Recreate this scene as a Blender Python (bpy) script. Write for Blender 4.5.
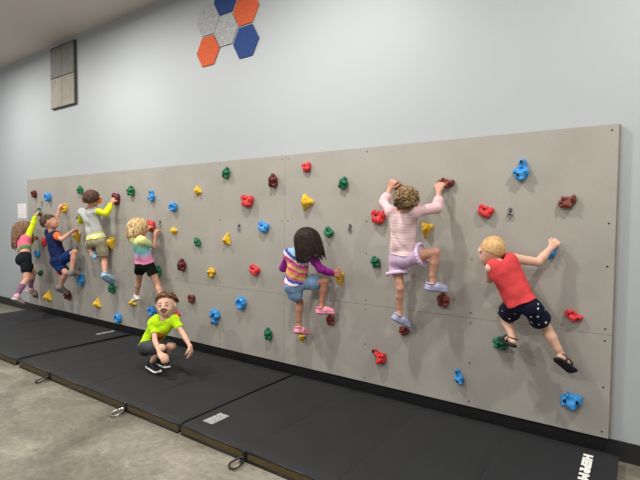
import bpy, math, random
import numpy as np
from mathutils import Vector, Matrix
for o in list(bpy.data.objects): bpy.data.objects.remove(o)
scn = bpy.context.scene
COL = scn.collection
# ---------------------------------------------------------------- camera, world, lights, exposure
CAM = [460.51886, 0.11127, -3.13487, 1.39495, -0.60626, -0.04281, 0.0077]
def cam_axes(yaw, pitch, roll):
    cy, sy, cp, sp = math.cos(yaw), math.sin(yaw), math.cos(pitch), math.sin(pitch)
    f = Vector((sy*cp, cy*cp, sp)); r = Vector((cy, -sy, 0)); u = r.cross(f)
    cr, sr = math.cos(roll), math.sin(roll)
    return cr*r + sr*u, -sr*r + cr*u, f
_r, _u, _f = cam_axes(*CAM[4:7])
cd = bpy.data.cameras.new('camera'); cam = bpy.data.objects.new('camera', cd); COL.objects.link(cam)
cd.sensor_width = 36; cd.lens = CAM[0]*36/640; cd.clip_start = .05
cam.matrix_world = Matrix(((_r.x, _u.x, -_f.x, CAM[1]), (_r.y, _u.y, -_f.y, CAM[2]), (_r.z, _u.z, -_f.z, CAM[3]), (0, 0, 0, 1)))
scn.camera = cam
w = bpy.data.worlds.new('world'); scn.world = w; w.use_nodes = True
w.node_tree.nodes['Background'].inputs[0].default_value = (.88, .94, 1.0, 1)
w.node_tree.nodes['Background'].inputs[1].default_value = .36
scn.view_settings.view_transform = 'Standard'; scn.view_settings.look = 'None'
scn.view_settings.exposure = 0.0; scn.view_settings.gamma = 1.0; scn.view_settings.use_curve_mapping = False
CEIL = 3.76
LAMPS = [(x, y, p) for y, p in ((-1.3, 59), (-4.4, 74)) for x in (.75, -1.95, -4.65, -7.35)]
LAMP_COLOR = (1.0, .97, .92)
for i, (x, y, p) in enumerate(LAMPS):
    ld = bpy.data.lights.new('ceiling_lamp', 'AREA'); ld.shape = 'DISK'; ld.size = .16; ld.energy = p; ld.color = LAMP_COLOR
    lo = bpy.data.objects.new('lamp', ld); COL.objects.link(lo); lo.location = (x, y, CEIL-.085)

# ---------------------------------------------------------------- materials
def srgb(r, g, b):
    return tuple((c/255/12.92 if c/255 <= .04045 else ((c/255+.055)/1.055)**2.4) for c in (r, g, b)) + (1,)
_mc = {}
def mat(name, col, rough=.6, metal=0, noise=0, nscale=30, bump=0, bscale=60, emit=None, col2=None, sss=0, coat=0, spec=.5):
    if name in _mc: return _mc[name]
    m = bpy.data.materials.new(name); m.use_nodes = True; nt = m.node_tree; b = nt.nodes['Principled BSDF']
    c = srgb(*col); b.inputs['Base Color'].default_value = c
    b.inputs['Roughness'].default_value = rough; b.inputs['Metallic'].default_value = metal
    b.inputs['Specular IOR Level'].default_value = spec
    b.inputs['Coat Weight'].default_value = coat
    if sss:
        b.inputs['Subsurface Weight'].default_value = sss; b.inputs['Subsurface Radius'].default_value = (.01, .004, .002); b.inputs['Subsurface Scale'].default_value = 1
    tc = nt.nodes.new('ShaderNodeTexCoord')
    if noise or col2:
        n = nt.nodes.new('ShaderNodeTexNoise'); n.inputs['Scale'].default_value = nscale; n.inputs['Detail'].default_value = 6
        nt.links.new(tc.outputs['Object'], n.inputs['Vector'])
        rp = nt.nodes.new('ShaderNodeValToRGB'); nt.links.new(n.outputs['Fac'], rp.inputs[0])
        c2 = srgb(*col2) if col2 else tuple(min(1, v*(1+noise)) for v in c[:3])+(1,)
        c1 = c if col2 else tuple(v*(1-noise) for v in c[:3])+(1,)
        rp.color_ramp.elements[0].color = c1; rp.color_ramp.elements[1].color = c2
        rp.color_ramp.elements[0].position = .35; rp.color_ramp.elements[1].position = .65
        nt.links.new(rp.outputs[0], b.inputs['Base Color'])
    if bump:
        n = nt.nodes.new('ShaderNodeTexNoise'); n.inputs['Scale'].default_value = bscale; n.inputs['Detail'].default_value = 5
        nt.links.new(tc.outputs['Object'], n.inputs['Vector'])
        bn = nt.nodes.new('ShaderNodeBump'); bn.inputs['Strength'].default_value = bump; bn.inputs['Distance'].default_value = .01
        nt.links.new(n.outputs['Fac'], bn.inputs['Height']); nt.links.new(bn.outputs[0], b.inputs['Normal'])
    if emit:
        b.inputs['Emission Color'].default_value = c; b.inputs['Emission Strength'].default_value = emit
    _mc[name] = m; return m
def ramp_mat(name, attr, stops, rough=.85, interp='CONSTANT', wob=0, wscale=14, bump=.25, side=0):
    """cloth whose colour runs along a body attribute stored in the mesh"""
    m = bpy.data.materials.new(name); m.use_nodes = True; nt = m.node_tree; b = nt.nodes['Principled BSDF']
    b.inputs['Roughness'].default_value = rough; b.inputs['Specular IOR Level'].default_value = .2
    a = nt.nodes.new('ShaderNodeAttribute'); a.attribute_name = attr; fac = a.outputs['Fac']
    tc = nt.nodes.new('ShaderNodeTexCoord')
    if side:
        a2 = nt.nodes.new('ShaderNodeAttribute'); a2.attribute_name = 'side'
        mu = nt.nodes.new('ShaderNodeMath'); mu.operation = 'MULTIPLY_ADD'; mu.inputs[1].default_value = side
        nt.links.new(a2.outputs['Fac'], mu.inputs[0]); nt.links.new(fac, mu.inputs[2]); fac = mu.outputs[0]
    if wob:
        n = nt.nodes.new('ShaderNodeTexNoise'); n.inputs['Scale'].default_value = wscale; n.inputs['Detail'].default_value = 4
        nt.links.new(tc.outputs['Object'], n.inputs['Vector'])
        mu = nt.nodes.new('ShaderNodeMath'); mu.operation = 'MULTIPLY_ADD'; mu.inputs[1].default_value = wob
        nt.links.new(n.outputs['Fac'], mu.inputs[0]); nt.links.new(fac, mu.inputs[2]); fac = mu.outputs[0]
    rp = nt.nodes.new('ShaderNodeValToRGB'); rp.color_ramp.interpolation = interp
    el = rp.color_ramp.elements
    while len(el) > 1: el.remove(el[-1])
    el[0].position = stops[0][0]; el[0].color = srgb(*stops[0][1])
    for p, c in stops[1:]: e = el.new(p); e.color = srgb(*c)
    nt.links.new(fac, rp.inputs[0]); nt.links.new(rp.outputs[0], b.inputs['Base Color'])
    if bump:
        n = nt.nodes.new('ShaderNodeTexNoise'); n.inputs['Scale'].default_value = 35; n.inputs['Detail'].default_value = 4
        nt.links.new(tc.outputs['Object'], n.inputs['Vector'])
        bn = nt.nodes.new('ShaderNodeBump'); bn.inputs['Strength'].default_value = bump; bn.inputs['Distance'].default_value = .01
        nt.links.new(n.outputs['Fac'], bn.inputs['Height']); nt.links.new(bn.outputs[0], b.inputs['Normal'])
    return m
def dots_mat(name, base, dot, scale=26, size=.22):
    m = bpy.data.materials.new(name); m.use_nodes = True; nt = m.node_tree; b = nt.nodes['Principled BSDF']
    b.inputs['Roughness'].default_value = .85; b.inputs['Specular IOR Level'].default_value = .2
    tc = nt.nodes.new('ShaderNodeTexCoord'); v = nt.nodes.new('ShaderNodeTexVoronoi'); v.inputs['Scale'].default_value = scale
    v.inputs['Randomness'].default_value = .45
    nt.links.new(tc.outputs['Object'], v.inputs['Vector'])
    rp = nt.nodes.new('ShaderNodeValToRGB'); rp.color_ramp.interpolation = 'CONSTANT'
    rp.color_ramp.elements[0].color = srgb(*dot); rp.color_ramp.elements[1].color = srgb(*base); rp.color_ramp.elements[1].position = size
    nt.links.new(v.outputs['Distance'], rp.inputs[0]); nt.links.new(rp.outputs[0], b.inputs['Base Color'])
    return m

# ---------------------------------------------------------------- generic mesh helpers
def tag(o, label=None, cat=None, group=None, kind=None):
    if label: o['label'] = label
    if cat: o['category'] = cat
    if group: o['group'] = group
    if kind: o['kind'] = kind
    return o
def empty(name, loc, rz=0):
    o = bpy.data.objects.new(name, None); COL.objects.link(o); o.location = loc; o.rotation_euler = (0, 0, rz); o.empty_display_size = .05
    return o
class MB:
    def __init__(s): s.v = []; s.f = []; s.m = []
    def add(s, vs, fs, mi=0):
        n = len(s.v); s.v += [tuple(v) for v in vs]; s.f += [tuple(n+i for i in f) for f in fs]; s.m += [mi]*len(fs)
    def box(s, a, b, mi=0):
        (x0, y0, z0), (x1, y1, z1) = a, b
        s.add([(x0,y0,z0),(x1,y0,z0),(x1,y1,z0),(x0,y1,z0),(x0,y0,z1),(x1,y0,z1),(x1,y1,z1),(x0,y1,z1)],
              [(0,3,2,1),(4,5,6,7),(0,1,5,4),(1,2,6,5),(2,3,7,6),(3,0,4,7)], mi)
    def prism(s, pts, y0, y1, mi=0):       # outline in x,z extruded along y
        n = len(pts)
        s.add([(x, y0, z) for x, z in pts]+[(x, y1, z) for x, z in pts],
              [tuple(range(n)), tuple(range(2*n-1, n-1, -1))]+[(i, i+n, (i+1) % n+n, (i+1) % n) for i in range(n)], mi)
    def prismz(s, pts, z0, z1, mi=0):
        n = len(pts)
        s.add([(x, y, z0) for x, y in pts]+[(x, y, z1) for x, y in pts],
              [tuple(range(n-1, -1, -1)), tuple(range(n, 2*n))]+[(i, (i+1) % n, (i+1) % n+n, i+n) for i in range(n)], mi)
    def cyl(s, c, axis, r, h, n=20, r2=None, mi=0):
        a = Vector(axis).normalized(); t = a.orthogonal().normalized(); b = a.cross(t); c = Vector(c); r2 = r if r2 is None else r2
        v = [c+t*r*math.cos(k*2*math.pi/n)+b*r*math.sin(k*2*math.pi/n) for k in range(n)]
        v += [c+a*h+t*r2*math.cos(k*2*math.pi/n)+b*r2*math.sin(k*2*math.pi/n) for k in range(n)]
        s.add(v, [tuple(range(n-1, -1, -1)), tuple(range(n, 2*n))]+[(k, (k+1) % n, (k+1) % n+n, k+n) for k in range(n)], mi)
    def tube(s, pts, r, n=8, closed=False, mi=0, flat=None):
        pts = [Vector(p) for p in pts]; m = len(pts); vs = []; prev = None
        for i, p in enumerate(pts):
            d = (pts[(i+1) % m]-pts[i-1]) if closed else (pts[min(i+1, m-1)]-pts[max(i-1, 0)])
            d.normalize()
            t = (prev-d*prev.dot(d)).normalized() if prev is not None else d.orthogonal().normalized()
            prev = t; b = d.cross(t); rr = r[i] if isinstance(r, (list, tuple)) else r
            vs += [p+t*rr*math.cos(k*2*math.pi/n)+b*rr*math.sin(k*2*math.pi/n) for k in range(n)]
        fs = []
        for i in range(m if closed else m-1):
            j = (i+1) % m
            fs += [(i*n+k, i*n+(k+1) % n, j*n+(k+1) % n, j*n+k) for k in range(n)]
        if not closed: fs += [tuple(range(n-1, -1, -1)), tuple((m-1)*n+k for k in range(n))]
        s.add(vs, fs, mi)
    def build(s, name, mats, parent=None, bevel=0, smooth=False, loc=None):
        me = bpy.data.meshes.new(name); me.from_pydata(s.v, [], s.f)
        if not isinstance(mats, (list, tuple)): mats = [mats]
        for m in mats: me.materials.append(m)
        me.polygons.foreach_set('material_index', s.m)
        if smooth: me.polygons.foreach_set('use_smooth', [True]*len(s.f))
        me.update()
        o = bpy.data.objects.new(name, me); COL.objects.link(o)
        if parent: o.parent = parent
        if loc: o.location = loc
        if bevel:
            bv = o.modifiers.new('bevel', 'BEVEL'); bv.width = bevel; bv.segments = 2; bv.limit_method = 'ANGLE'
        return o

# ---------------------------------------------------------------- implicit surfaces (numpy) -> mesh
A3 = lambda v: np.array(v, dtype=np.float32)
def nrm(v): v = np.asarray(v, float); return v/max(1e-9, np.linalg.norm(v))
class Field:
    def __init__(s, lo, hi, h):
        s.h = h; s.lo = A3(lo)-3*h; n = np.ceil((A3(hi)+3*h-s.lo)/h).astype(int)+1
        s.n = n; s.D = np.full(n, .06, np.float32); s.L = np.zeros(n, np.int8)
        s.ax = [s.lo[i]+h*np.arange(n[i], dtype=np.float32) for i in range(3)]
    def _sl(s, lo, hi):
        a = np.clip(np.floor((A3(lo)-s.lo)/s.h).astype(int), 0, s.n-1); b = np.clip(np.ceil((A3(hi)-s.lo)/s.h).astype(int)+1, 1, s.n)
        sl = tuple(slice(a[i], max(b[i], a[i]+1)) for i in range(3))
        X, Y, Z = np.meshgrid(s.ax[0][sl[0]], s.ax[1][sl[1]], s.ax[2][sl[2]], indexing='ij', sparse=True)
        return sl, X, Y, Z
    def _mix(s, sl, d, k, lab, sub):
        E = s.D[sl]
        if sub:
            hh = np.maximum(k-np.abs(E+d), 0)/max(k, 1e-6); new = np.maximum(E, -d)+hh*hh*k*.25
            if lab is not None: s.L[sl] = np.where(d < s.h*1.2, lab, s.L[sl])
        else:
            hh = np.maximum(k-np.abs(E-d), 0)/max(k, 1e-6); new = np.minimum(E, d)-hh*hh*k*.25
            if lab is not None: s.L[sl] = np.where(d < E, lab, s.L[sl])
        s.D[sl] = new
    def cone(s, a, b, ra, rb=None, k=.01, lab=0, fn=None, fs=1, cap=False, sub=False):
        rb = ra if rb is None else rb; a = A3(a); b = A3(b); m = max(ra, rb)*max(1, fs)+k+2*s.h+.006
        sl, X, Y, Z = s._sl(np.minimum(a, b)-m, np.maximum(a, b)+m)
        e = b-a; L2 = float(e@e)+1e-12
        x, y, z = X-a[0], Y-a[1], Z-a[2]
        t0 = (x*e[0]+y*e[1]+z*e[2])/L2; t = np.clip(t0, 0, 1)
        dx, dy, dz = x-t*e[0], y-t*e[1], z-t*e[2]
        if fn is not None:
            q = dx*fn[0]+dy*fn[1]+dz*fn[2]; g = (1/fs-1)
            dx, dy, dz = dx+g*q*fn[0], dy+g*q*fn[1], dz+g*q*fn[2]
        r = ra+(rb-ra)*t
        d = np.sqrt(dx*dx+dy*dy+dz*dz)-r
        if fs < 1 and fn is not None: d = d*max(fs, .45)
        if cap: d = np.maximum(d, (t0-1)*math.sqrt(L2))
        s._mix(sl, d, k, lab, sub)
    def ell(s, c, axes, radii, k=.01, lab=0, sub=False):
        c = A3(c); m = max(radii)+k+2*s.h+.006; sl, X, Y, Z = s._sl(c-m, c+m)
        x, y, z = X-c[0], Y-c[1], Z-c[2]; k0 = 0; k1 = 0
        for a, r in zip(axes, radii):
            q = (x*a[0]+y*a[1]+z*a[2])/r; k0 = k0+q*q; k1 = k1+(q/r)**2
        k0 = np.sqrt(k0); k1 = np.sqrt(k1)+1e-9
        s._mix(sl, k0*(k0-1)/k1, k, lab, sub)
    def plane(s, p, n, k=0):      # keep the side where (x-p).n < 0
        n = nrm(n); X, Y, Z = np.meshgrid(*s.ax, indexing='ij', sparse=True)
        d = (X-p[0])*n[0]+(Y-p[1])*n[1]+(Z-p[2])*n[2]
        s.D = np.maximum(s.D, d.astype(np.float32))
    def wrinkle(s, amp, f=60, seed=0):
        r = np.random.RandomState(seed); X, Y, Z = np.meshgrid(*s.ax, indexing='ij', sparse=True); acc = 0
        for i in range(5):
            d = r.normal(size=3); d /= np.linalg.norm(d); e = r.normal(size=3)*f*.45; ff = f*(.6+.25*i)
            acc = acc+np.sin((X*d[0]+Y*d[1]+Z*d[2])*ff+1.6*np.sin(X*e[0]+Y*e[1]+Z*e[2]+i)+i*1.7)
        s.D = (s.D+amp*acc*.4).astype(np.float32)
    def mesh(s):
        D = s.D; S = D < 0; h = s.h
        S[0] = S[-1] = False; S[:, 0] = S[:, -1] = False; S[:, :, 0] = S[:, :, -1] = False
        D = np.where(S, D, np.maximum(D, 1e-6)); D = np.where((D > -1e-6) & (D < 0), -1e-6, D)
        offs = [(i, j, k) for i in (0, 1) for j in (0, 1) for k in (0, 1)]
        n = np.array(D.shape)
        cnt = sum(S[o[0]:n[0]-1+o[0], o[1]:n[1]-1+o[1], o[2]:n[2]-1+o[2]].astype(np.int8) for o in offs)
        idx = np.argwhere((cnt > 0) & (cnt < 8))
        if len(idx) == 0: return np.zeros((0, 3)), np.zeros((0, 4), int), np.zeros(0, int)
        V = {o: D[idx[:, 0]+o[0], idx[:, 1]+o[1], idx[:, 2]+o[2]] for o in offs}
        acc = np.zeros((len(idx), 3)); c = np.zeros(len(idx))
        for o in offs:
            for a in range(3):
                if o[a] == 0:
                    p = list(o); p[a] = 1; v0, v1 = V[o], V[tuple(p)]; m = (v0 < 0) != (v1 < 0)
                    t = np.where(m, v0/np.where(m, v0-v1, 1), 0); q = np.tile(np.array(o, float), (len(idx), 1)); q[:, a] += t
                    acc += np.where(m[:, None], q, 0); c += m
        pos = s.lo+h*(idx+acc/c[:, None])
        cid = -np.ones(tuple(n-1), np.int64); cid[idx[:, 0], idx[:, 1], idx[:, 2]] = np.arange(len(idx))
        quads = []
        for a in range(3):
            b, c2 = (a+1) % 3, (a+2) % 3
            s0 = [slice(1, -1)]*3; s1 = [slice(1, -1)]*3; s0[a] = slice(0, -1); s1[a] = slice(1, None)
            A, B = S[tuple(s0)], S[tuple(s1)]; e = np.argwhere(A != B); base = np.ones(3, int); base[a] = 0; e = e+base
            ins = S[e[:, 0], e[:, 1], e[:, 2]]
            def g(db, dc):
                q = e.copy(); q[:, b] -= db; q[:, c2] -= dc; return cid[q[:, 0], q[:, 1], q[:, 2]]
            Q = np.stack([g(0, 0), g(1, 0), g(1, 1), g(0, 1)], 1)
            Q[~ins] = Q[~ins][:, ::-1]; quads.append(Q)
        Q = np.concatenate(quads); Q = Q[(Q >= 0).all(1)]
        # one light relaxation pass
        nb = np.zeros_like(pos); cn = np.zeros(len(pos))
        for i in range(4):
            u, v = Q[:, i], Q[:, (i+1) % 4]; np.add.at(nb, u, pos[v]); np.add.at(cn, u, 1)
        pos = pos*.55+.45*nb/np.maximum(cn, 1)[:, None]
        L = s.L[idx[:, 0], idx[:, 1], idx[:, 2]]
        return pos, Q, L
def field_obj(F, name, mats, origin=(0, 0, 0), parent=None, attrs=None, jitter=0):
    P, Q, L = F.mesh(); P = P-np.array(origin)
    me = bpy.data.meshes.new(name); nv, nf = len(P), len(Q)
    me.vertices.add(nv); me.vertices.foreach_set('co', P.astype(np.float32).ravel())
    me.loops.add(nf*4); me.loops.foreach_set('vertex_index', Q.ravel().astype(np.int32))
    me.polygons.add(nf); me.polygons.foreach_set('loop_start', np.arange(0, nf*4, 4, dtype=np.int32))
    me.update(calc_edges=True)
    if not isinstance(mats, (list, tuple)): mats = [mats]
    for m in mats: me.materials.append(m)
    if nf:
        me.polygons.foreach_set('material_index', np.clip(L[Q[:, 0]], 0, len(mats)-1).astype(np.int32))
        me.polygons.foreach_set('use_smooth', np.ones(nf, bool))
    for an, fn in (attrs or {}).items():
        at = me.attributes.new(an, 'FLOAT', 'POINT'); at.data.foreach_set('value', fn(P+np.array(origin)).astype(np.float32))
    me.validate(); me.update()
    o = bpy.data.objects.new(name, me); COL.objects.link(o)
    if parent: o.parent = parent
    else: o.location = origin
    return o

# ---------------------------------------------------------------- room
WALL_Y = .045
PH, PL, P0 = 1.829, 7.315, .13      # climbing panel height, length, bottom
m_wall = mat('painted_wall', (178, 183, 186), .55, bump=.04, bscale=180)
m_ceil = mat('ceiling_paint', (218, 208, 200), .6)
m_base = mat('rubber_baseboard', (34, 34, 36), .45)
def concrete():
    m = bpy.data.materials.new('concrete'); m.use_nodes = True; nt = m.node_tree; b = nt.nodes['Principled BSDF']
    tc = nt.nodes.new('ShaderNodeTexCoord')
    def noise(sc, det, rough=.6, dist=0):
        n = nt.nodes.new('ShaderNodeTexNoise'); n.inputs['Scale'].default_value = sc; n.inputs['Detail'].default_value = det
        n.inputs['Roughness'].default_value = rough; n.inputs['Distortion'].default_value = dist
        nt.links.new(tc.outputs['Object'], n.inputs['Vector']); return n
    def ramp(fac, st):
        r = nt.nodes.new('ShaderNodeValToRGB'); e = r.color_ramp.elements
        e[0].position, e[0].color = st[0][0], srgb(*st[0][1]); e[1].position, e[1].color = st[1][0], srgb(*st[1][1])
        for p, c in st[2:]: q = e.new(p); q.color = srgb(*c)
        nt.links.new(fac, r.inputs[0]); return r
    r1 = ramp(noise(1.7, 8, .65, .6).outputs['Fac'], [(.3, (96, 90, 80)), (.72, (172, 166, 152)), (.5, (132, 126, 113))])
    r2 = ramp(noise(28, 8, .7).outputs['Fac'], [(.35, (150, 146, 138)), (.68, (255, 255, 255))])
    mx = nt.nodes.new('ShaderNodeMix'); mx.data_type = 'RGBA'; mx.blend_type = 'MULTIPLY'; mx.inputs[0].default_value = .55
    nt.links.new(r1.outputs[0], mx.inputs[6]); nt.links.new(r2.outputs[0], mx.inputs[7])
    r3 = ramp(noise(2.6, 3, .5, 1.4).outputs['Fac'], [(.66, (0, 0, 0)), (.74, (255, 255, 255))])
    m2 = nt.nodes.new('ShaderNodeMix'); m2.data_type = 'RGBA'; m2.inputs[7].default_value = srgb(196, 190, 178)
    sc = nt.nodes.new('ShaderNodeMath'); sc.operation = 'MULTIPLY'; sc.inputs[1].default_value = .36
    nt.links.new(r3.outputs[0], sc.inputs[0]); nt.links.new(sc.outputs[0], m2.inputs[0])
    nt.links.new(mx.outputs[2], m2.inputs[6]); nt.links.new(m2.outputs[2], b.inputs['Base Color'])
    b.inputs['Roughness'].default_value = .42
    return m
def struct(name, a, b, m, bevel=0):
    q = MB(); q.box(a, b); o = q.build(name, m, bevel=bevel); return tag(o, kind='structure')
struct('floor', (-10, -9, -.1), (3.6, WALL_Y+.1, 0), concrete())
struct('ceiling', (-10, -9, CEIL), (3.6, WALL_Y+.1, CEIL+.1), m_ceil)
struct('wall_back', (-10, WALL_Y, 0), (3.6, WALL_Y+.1, CEIL), m_wall)
struct('baseboard_back', (-10, WALL_Y-.008, 0), (3.6, WALL_Y-.0005, .118), m_base)

# ceiling fixtures: round housings holding the lamps
m_white = mat('white_enamel', (235, 235, 232), .4)
lamp_objs = [o for o in bpy.data.objects if o.type == 'LIGHT']
for i, ((x, y, p), lo) in enumerate(zip(LAMPS, lamp_objs)):
    e = empty('ceiling_light', (x, y, CEIL))
    q = MB(); q.cyl((0, 0, -.05), (0, 0, 1), .2, .05, 32); q.cyl((0, 0, -.075), (0, 0, 1), .175, .026, 32); q.build('housing', m_white, e)
    lo.parent = e; lo.location = (0, 0, -.085)
    tag(e, 'round white ceiling light over the %s, %s from the left' % ('mats' if y > -2 else 'open floor', ('fourth', 'third', 'second', 'first')[i % 4]), 'ceiling light', 'ceiling lights')

# acoustic hexagons
m_felt = {'orange': mat('orange_felt', (216, 98, 58), .9, noise=.12, nscale=60, bump=.3, bscale=200),
          'blue': mat('blue_felt', (42, 70, 130), .9, noise=.12, nscale=60, bump=.3, bscale=200),
          'grey': mat('grey_felt', (176, 178, 180), .95, noise=.22, nscale=55, bump=.5, bscale=120)}
HEX = [('orange', -3.458, 3.062, 'orange felt hexagon tile lowest at the left of the cluster'),
       ('grey', -3.452, 3.358, 'speckled grey felt hexagon tile above the lower orange one'),
       ('blue', -3.205, 3.508, 'blue felt hexagon tile at the top of the cluster'),
       ('grey', -3.205, 3.208, 'speckled grey felt hexagon tile in the middle between orange and blue'),
       ('orange', -2.945, 3.345, 'orange felt hexagon tile at the upper right of the cluster'),
       ('blue', -2.943, 3.047, 'blue felt hexagon tile lowest at the right of the cluster')]
for c, x, z, lab in HEX:
    q = MB(); q.prism([((.1635)*math.cos(k*math.pi/3), .1635*math.sin(k*math.pi/3)) for k in range(6)], -.012, 0)
    o = q.build('acoustic_tile', m_felt[c], bevel=.003, loc=(x, WALL_Y-.0005, z)); tag(o, lab, 'acoustic panel', 'hexagon tiles high on the wall')
# stacked acoustic panel under the ceiling
e = empty('acoustic_wall_panel', (-6.27, WALL_Y, 2.885))
mpA = mat('panel_grey_fabric', (128, 127, 122), .85, noise=.1, nscale=12); mpB = mat('panel_taupe_fabric', (158, 152, 142), .85, noise=.1, nscale=12)
mpE = mat('panel_dark_edge', (70, 68, 64), .7)
q = MB(); q.box((-.315, -.030, 0), (.315, -.001, .82)); q.build('backing_box', mpE, e)
for r in range(2):
    for c in range(2):
        x0 = -.305+c*.308; z0 = .008+r*.40
        q = MB(); q.box((x0, -.040, z0), (x0+.30, -.0305, z0+.39)); q.build('fabric_panel', (mpB if (r, c) != (1, 1) else mpA) if r == 0 else mpA, e, bevel=.003)
tag(e, 'grey and taupe fabric box of four panels high on the left wall under the ceiling', 'acoustic panel')
# paper notice
def print_mat():
    m = bpy.data.materials.new('printed_paper'); m.use_nodes = True; nt = m.node_tree; b = nt.nodes['Principled BSDF']
    tc = nt.nodes.new('ShaderNodeTexCoord'); mp = nt.nodes.new('ShaderNodeMapping'); mp.inputs['Scale'].default_value = (60, 1, 8)
    n = nt.nodes.new('ShaderNodeTexNoise'); n.inputs['Scale'].default_value = 1.6
    wv = nt.nodes.new('ShaderNodeTexWave'); wv.bands_direction = 'Z'; wv.inputs['Scale'].default_value = 14
    nt.links.new(tc.outputs['Object'], wv.inputs['Vector']); nt.links.new(tc.outputs['Object'], mp.inputs[0]); nt.links.new(mp.outputs[0], n.inputs[0])
    mu = nt.nodes.new('ShaderNodeMath'); mu.operation = 'MULTIPLY'; nt.links.new(wv.outputs['Fac'], mu.inputs[0]); nt.links.new(n.outputs['Fac'], mu.inputs[1])
    rp = nt.nodes.new('ShaderNodeValToRGB'); rp.color_ramp.elements[0].position = .42; rp.color_ramp.elements[0].color = srgb(240, 238, 236)
    rp.color_ramp.elements[1].position = .5; rp.color_ramp.elements[1].color = srgb(205, 170, 165)
    nt.links.new(mu.outputs[0], rp.inputs[0]); nt.links.new(rp.outputs[0], b.inputs['Base Color']); return m
e = empty('wall_notice', (-7.60, WALL_Y, 1.39))
q = MB(); q.box((-.14, -.004, 0), (.14, -.0005, .22)); q.build('sheet', mat('paper', (240, 238, 236), .7), e)
q = MB(); q.box((-.115, -.0052, .02), (.115, -.0042, .2)); q.build('printed_area', print_mat(), e)
tag(e, 'white printed paper notice taped to the wall left of the climbing wall', 'notice')

# ---------------------------------------------------------------- climbing wall
def panel_mat():
    m = bpy.data.materials.new('textured_panel_paint'); m.use_nodes = True; nt = m.node_tree; b = nt.nodes['Principled BSDF']
    tc = nt.nodes.new('ShaderNodeTexCoord')
    n = nt.nodes.new('ShaderNodeTexNoise'); n.inputs['Scale'].default_value = 2.2; n.inputs['Detail'].default_value = 7; nt.links.new(tc.outputs['Object'], n.inputs['Vector'])
    rp = nt.nodes.new('ShaderNodeValToRGB'); e = rp.color_ramp.elements
    e[0].position = .3; e[0].color = srgb(162, 157, 149); e[1].position = .7; e[1].color = srgb(174, 170, 161)
    nt.links.new(n.outputs['Fac'], rp.inputs[0])
    n2 = nt.nodes.new('ShaderNodeTexNoise'); n2.inputs['Scale'].default_value = 90; n2.inputs['Detail'].default_value = 5; n2.inputs['Roughness'].default_value = .7; nt.links.new(tc.outputs['Object'], n2.inputs['Vector'])
    r2 = nt.nodes.new('ShaderNodeValToRGB'); r2.color_ramp.elements[0].position = .3; r2.color_ramp.elements[0].color = (.84, .84, .84, 1); r2.color_ramp.elements[1].position = .6
    nt.links.new(n2.outputs['Fac'], r2.inputs[0])
    mx = nt.nodes.new('ShaderNodeMix'); mx.data_type = 'RGBA'; mx.blend_type = 'MULTIPLY'; mx.inputs[0].default_value = .5
    nt.links.new(rp.outputs[0], mx.inputs[6]); nt.links.new(r2.outputs[0], mx.inputs[7]); nt.links.new(mx.outputs[2], b.inputs['Base Color'])
    bn = nt.nodes.new('ShaderNodeBump'); bn.inputs['Strength'].default_value = .25; bn.inputs['Distance'].default_value = .003
    nt.links.new(n2.outputs['Fac'], bn.inputs['Height']); nt.links.new(bn.outputs[0], b.inputs['Normal'])
    b.inputs['Roughness'].default_value = .6; b.inputs['Specular IOR Level'].default_value = .4
    return m
m_panel = panel_mat(); m_edge = mat('plywood_edge', (150, 138, 124), .8, noise=.1, nscale=20)
cw = empty('climbing_wall', (-PL/2, 0, P0))
tag(cw, 'long grey textured climbing wall bolted to the gym wall above black mats', 'climbing wall')
q = MB(); q.box((-PL/2-.0, .0185, .004), (PL/2+.008, WALL_Y-.009, PH-.004)); q.build('backing_frame', m_edge, cw)
for c in range(3):
    for (z0, z1) in ((0, PH/3), (PH/3, PH)):
        q = MB(); q.box((-PL/2+c*PL/3+.0008, 0, z0+.0007), (-PL/2+(c+1)*PL/3-.0008, .018, z1-.0007))
        q.build('panel', m_panel, cw, bevel=.0015)
m_screw = mat('dark_screw', (52, 46, 42), .4, .6)
zs = (.035, PH/3-.31, PH/3-.035, PH/3+.035, PH/3+.40, PH-.57, PH-.035)
sxs = []
for i in range(10):
    x = -PL/2+i*PL/9
    if i % 3 == 0: sxs += [x-.035, x+.035]
    else: sxs += [x]
for x in sxs:
    if abs(x) > PL/2: continue
    for z in zs:
        if (round(x*1000)+round(z*1000)) % 5 == 4: continue
        q = MB(); q.cyl((0, .001, 0), (0, -1, 0), .0060, .0022, 12, .005); q.build('screw', m_screw, cw, loc=(x, 0, z))
# spare ring anchors
m_steel = mat('steel', (150, 150, 150), .3, .9); m_dsteel = mat('dark_steel', (60, 58, 56), .4, .8)
def anchor(px, pz, label):
    e = empty('ring_anchor', (px, 0, pz)); tag(e, label, 'ring anchor', 'metal ring anchors on the climbing wall')
    q = MB(); q.cyl((0, 0, .028), (0, -1, 0), .013, .006, 16); q.cyl((0, -.006, .028), (0, -1, 0), .007, .012, 6); q.build('hanger_bolt', m_steel, e)
    q = MB(); q.box((-.009, -.004, -.005), (.009, 0, .03)); q.build('hanger_plate', m_dsteel, e, bevel=.001)
    q = MB(); q.tube([(.014*math.sin(a), -.01, -.010+.017*math.cos(a)) for a in [k*2*math.pi/20 for k in range(20)]], .0035, 8, True); q.build('ring', m_steel, e, smooth=True)
ANCHORS = [(-0.575, 1.445, 'steel ring anchor right of the red scooped hold near the right end'), (-1.771, 1.328, 'steel ring anchor right of the green hold above the rainbow top child'), (-2.988, 1.316, 'steel ring anchor between the yellow and blue holds in the middle of the wall'), (-4.181, 1.341, "steel ring anchor above the blond child's hand"), (-6.86, 1.595, 'steel ring anchor above the head of the boy in navy')]
for x, z, lab in ANCHORS: anchor(x, z, lab)

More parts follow.
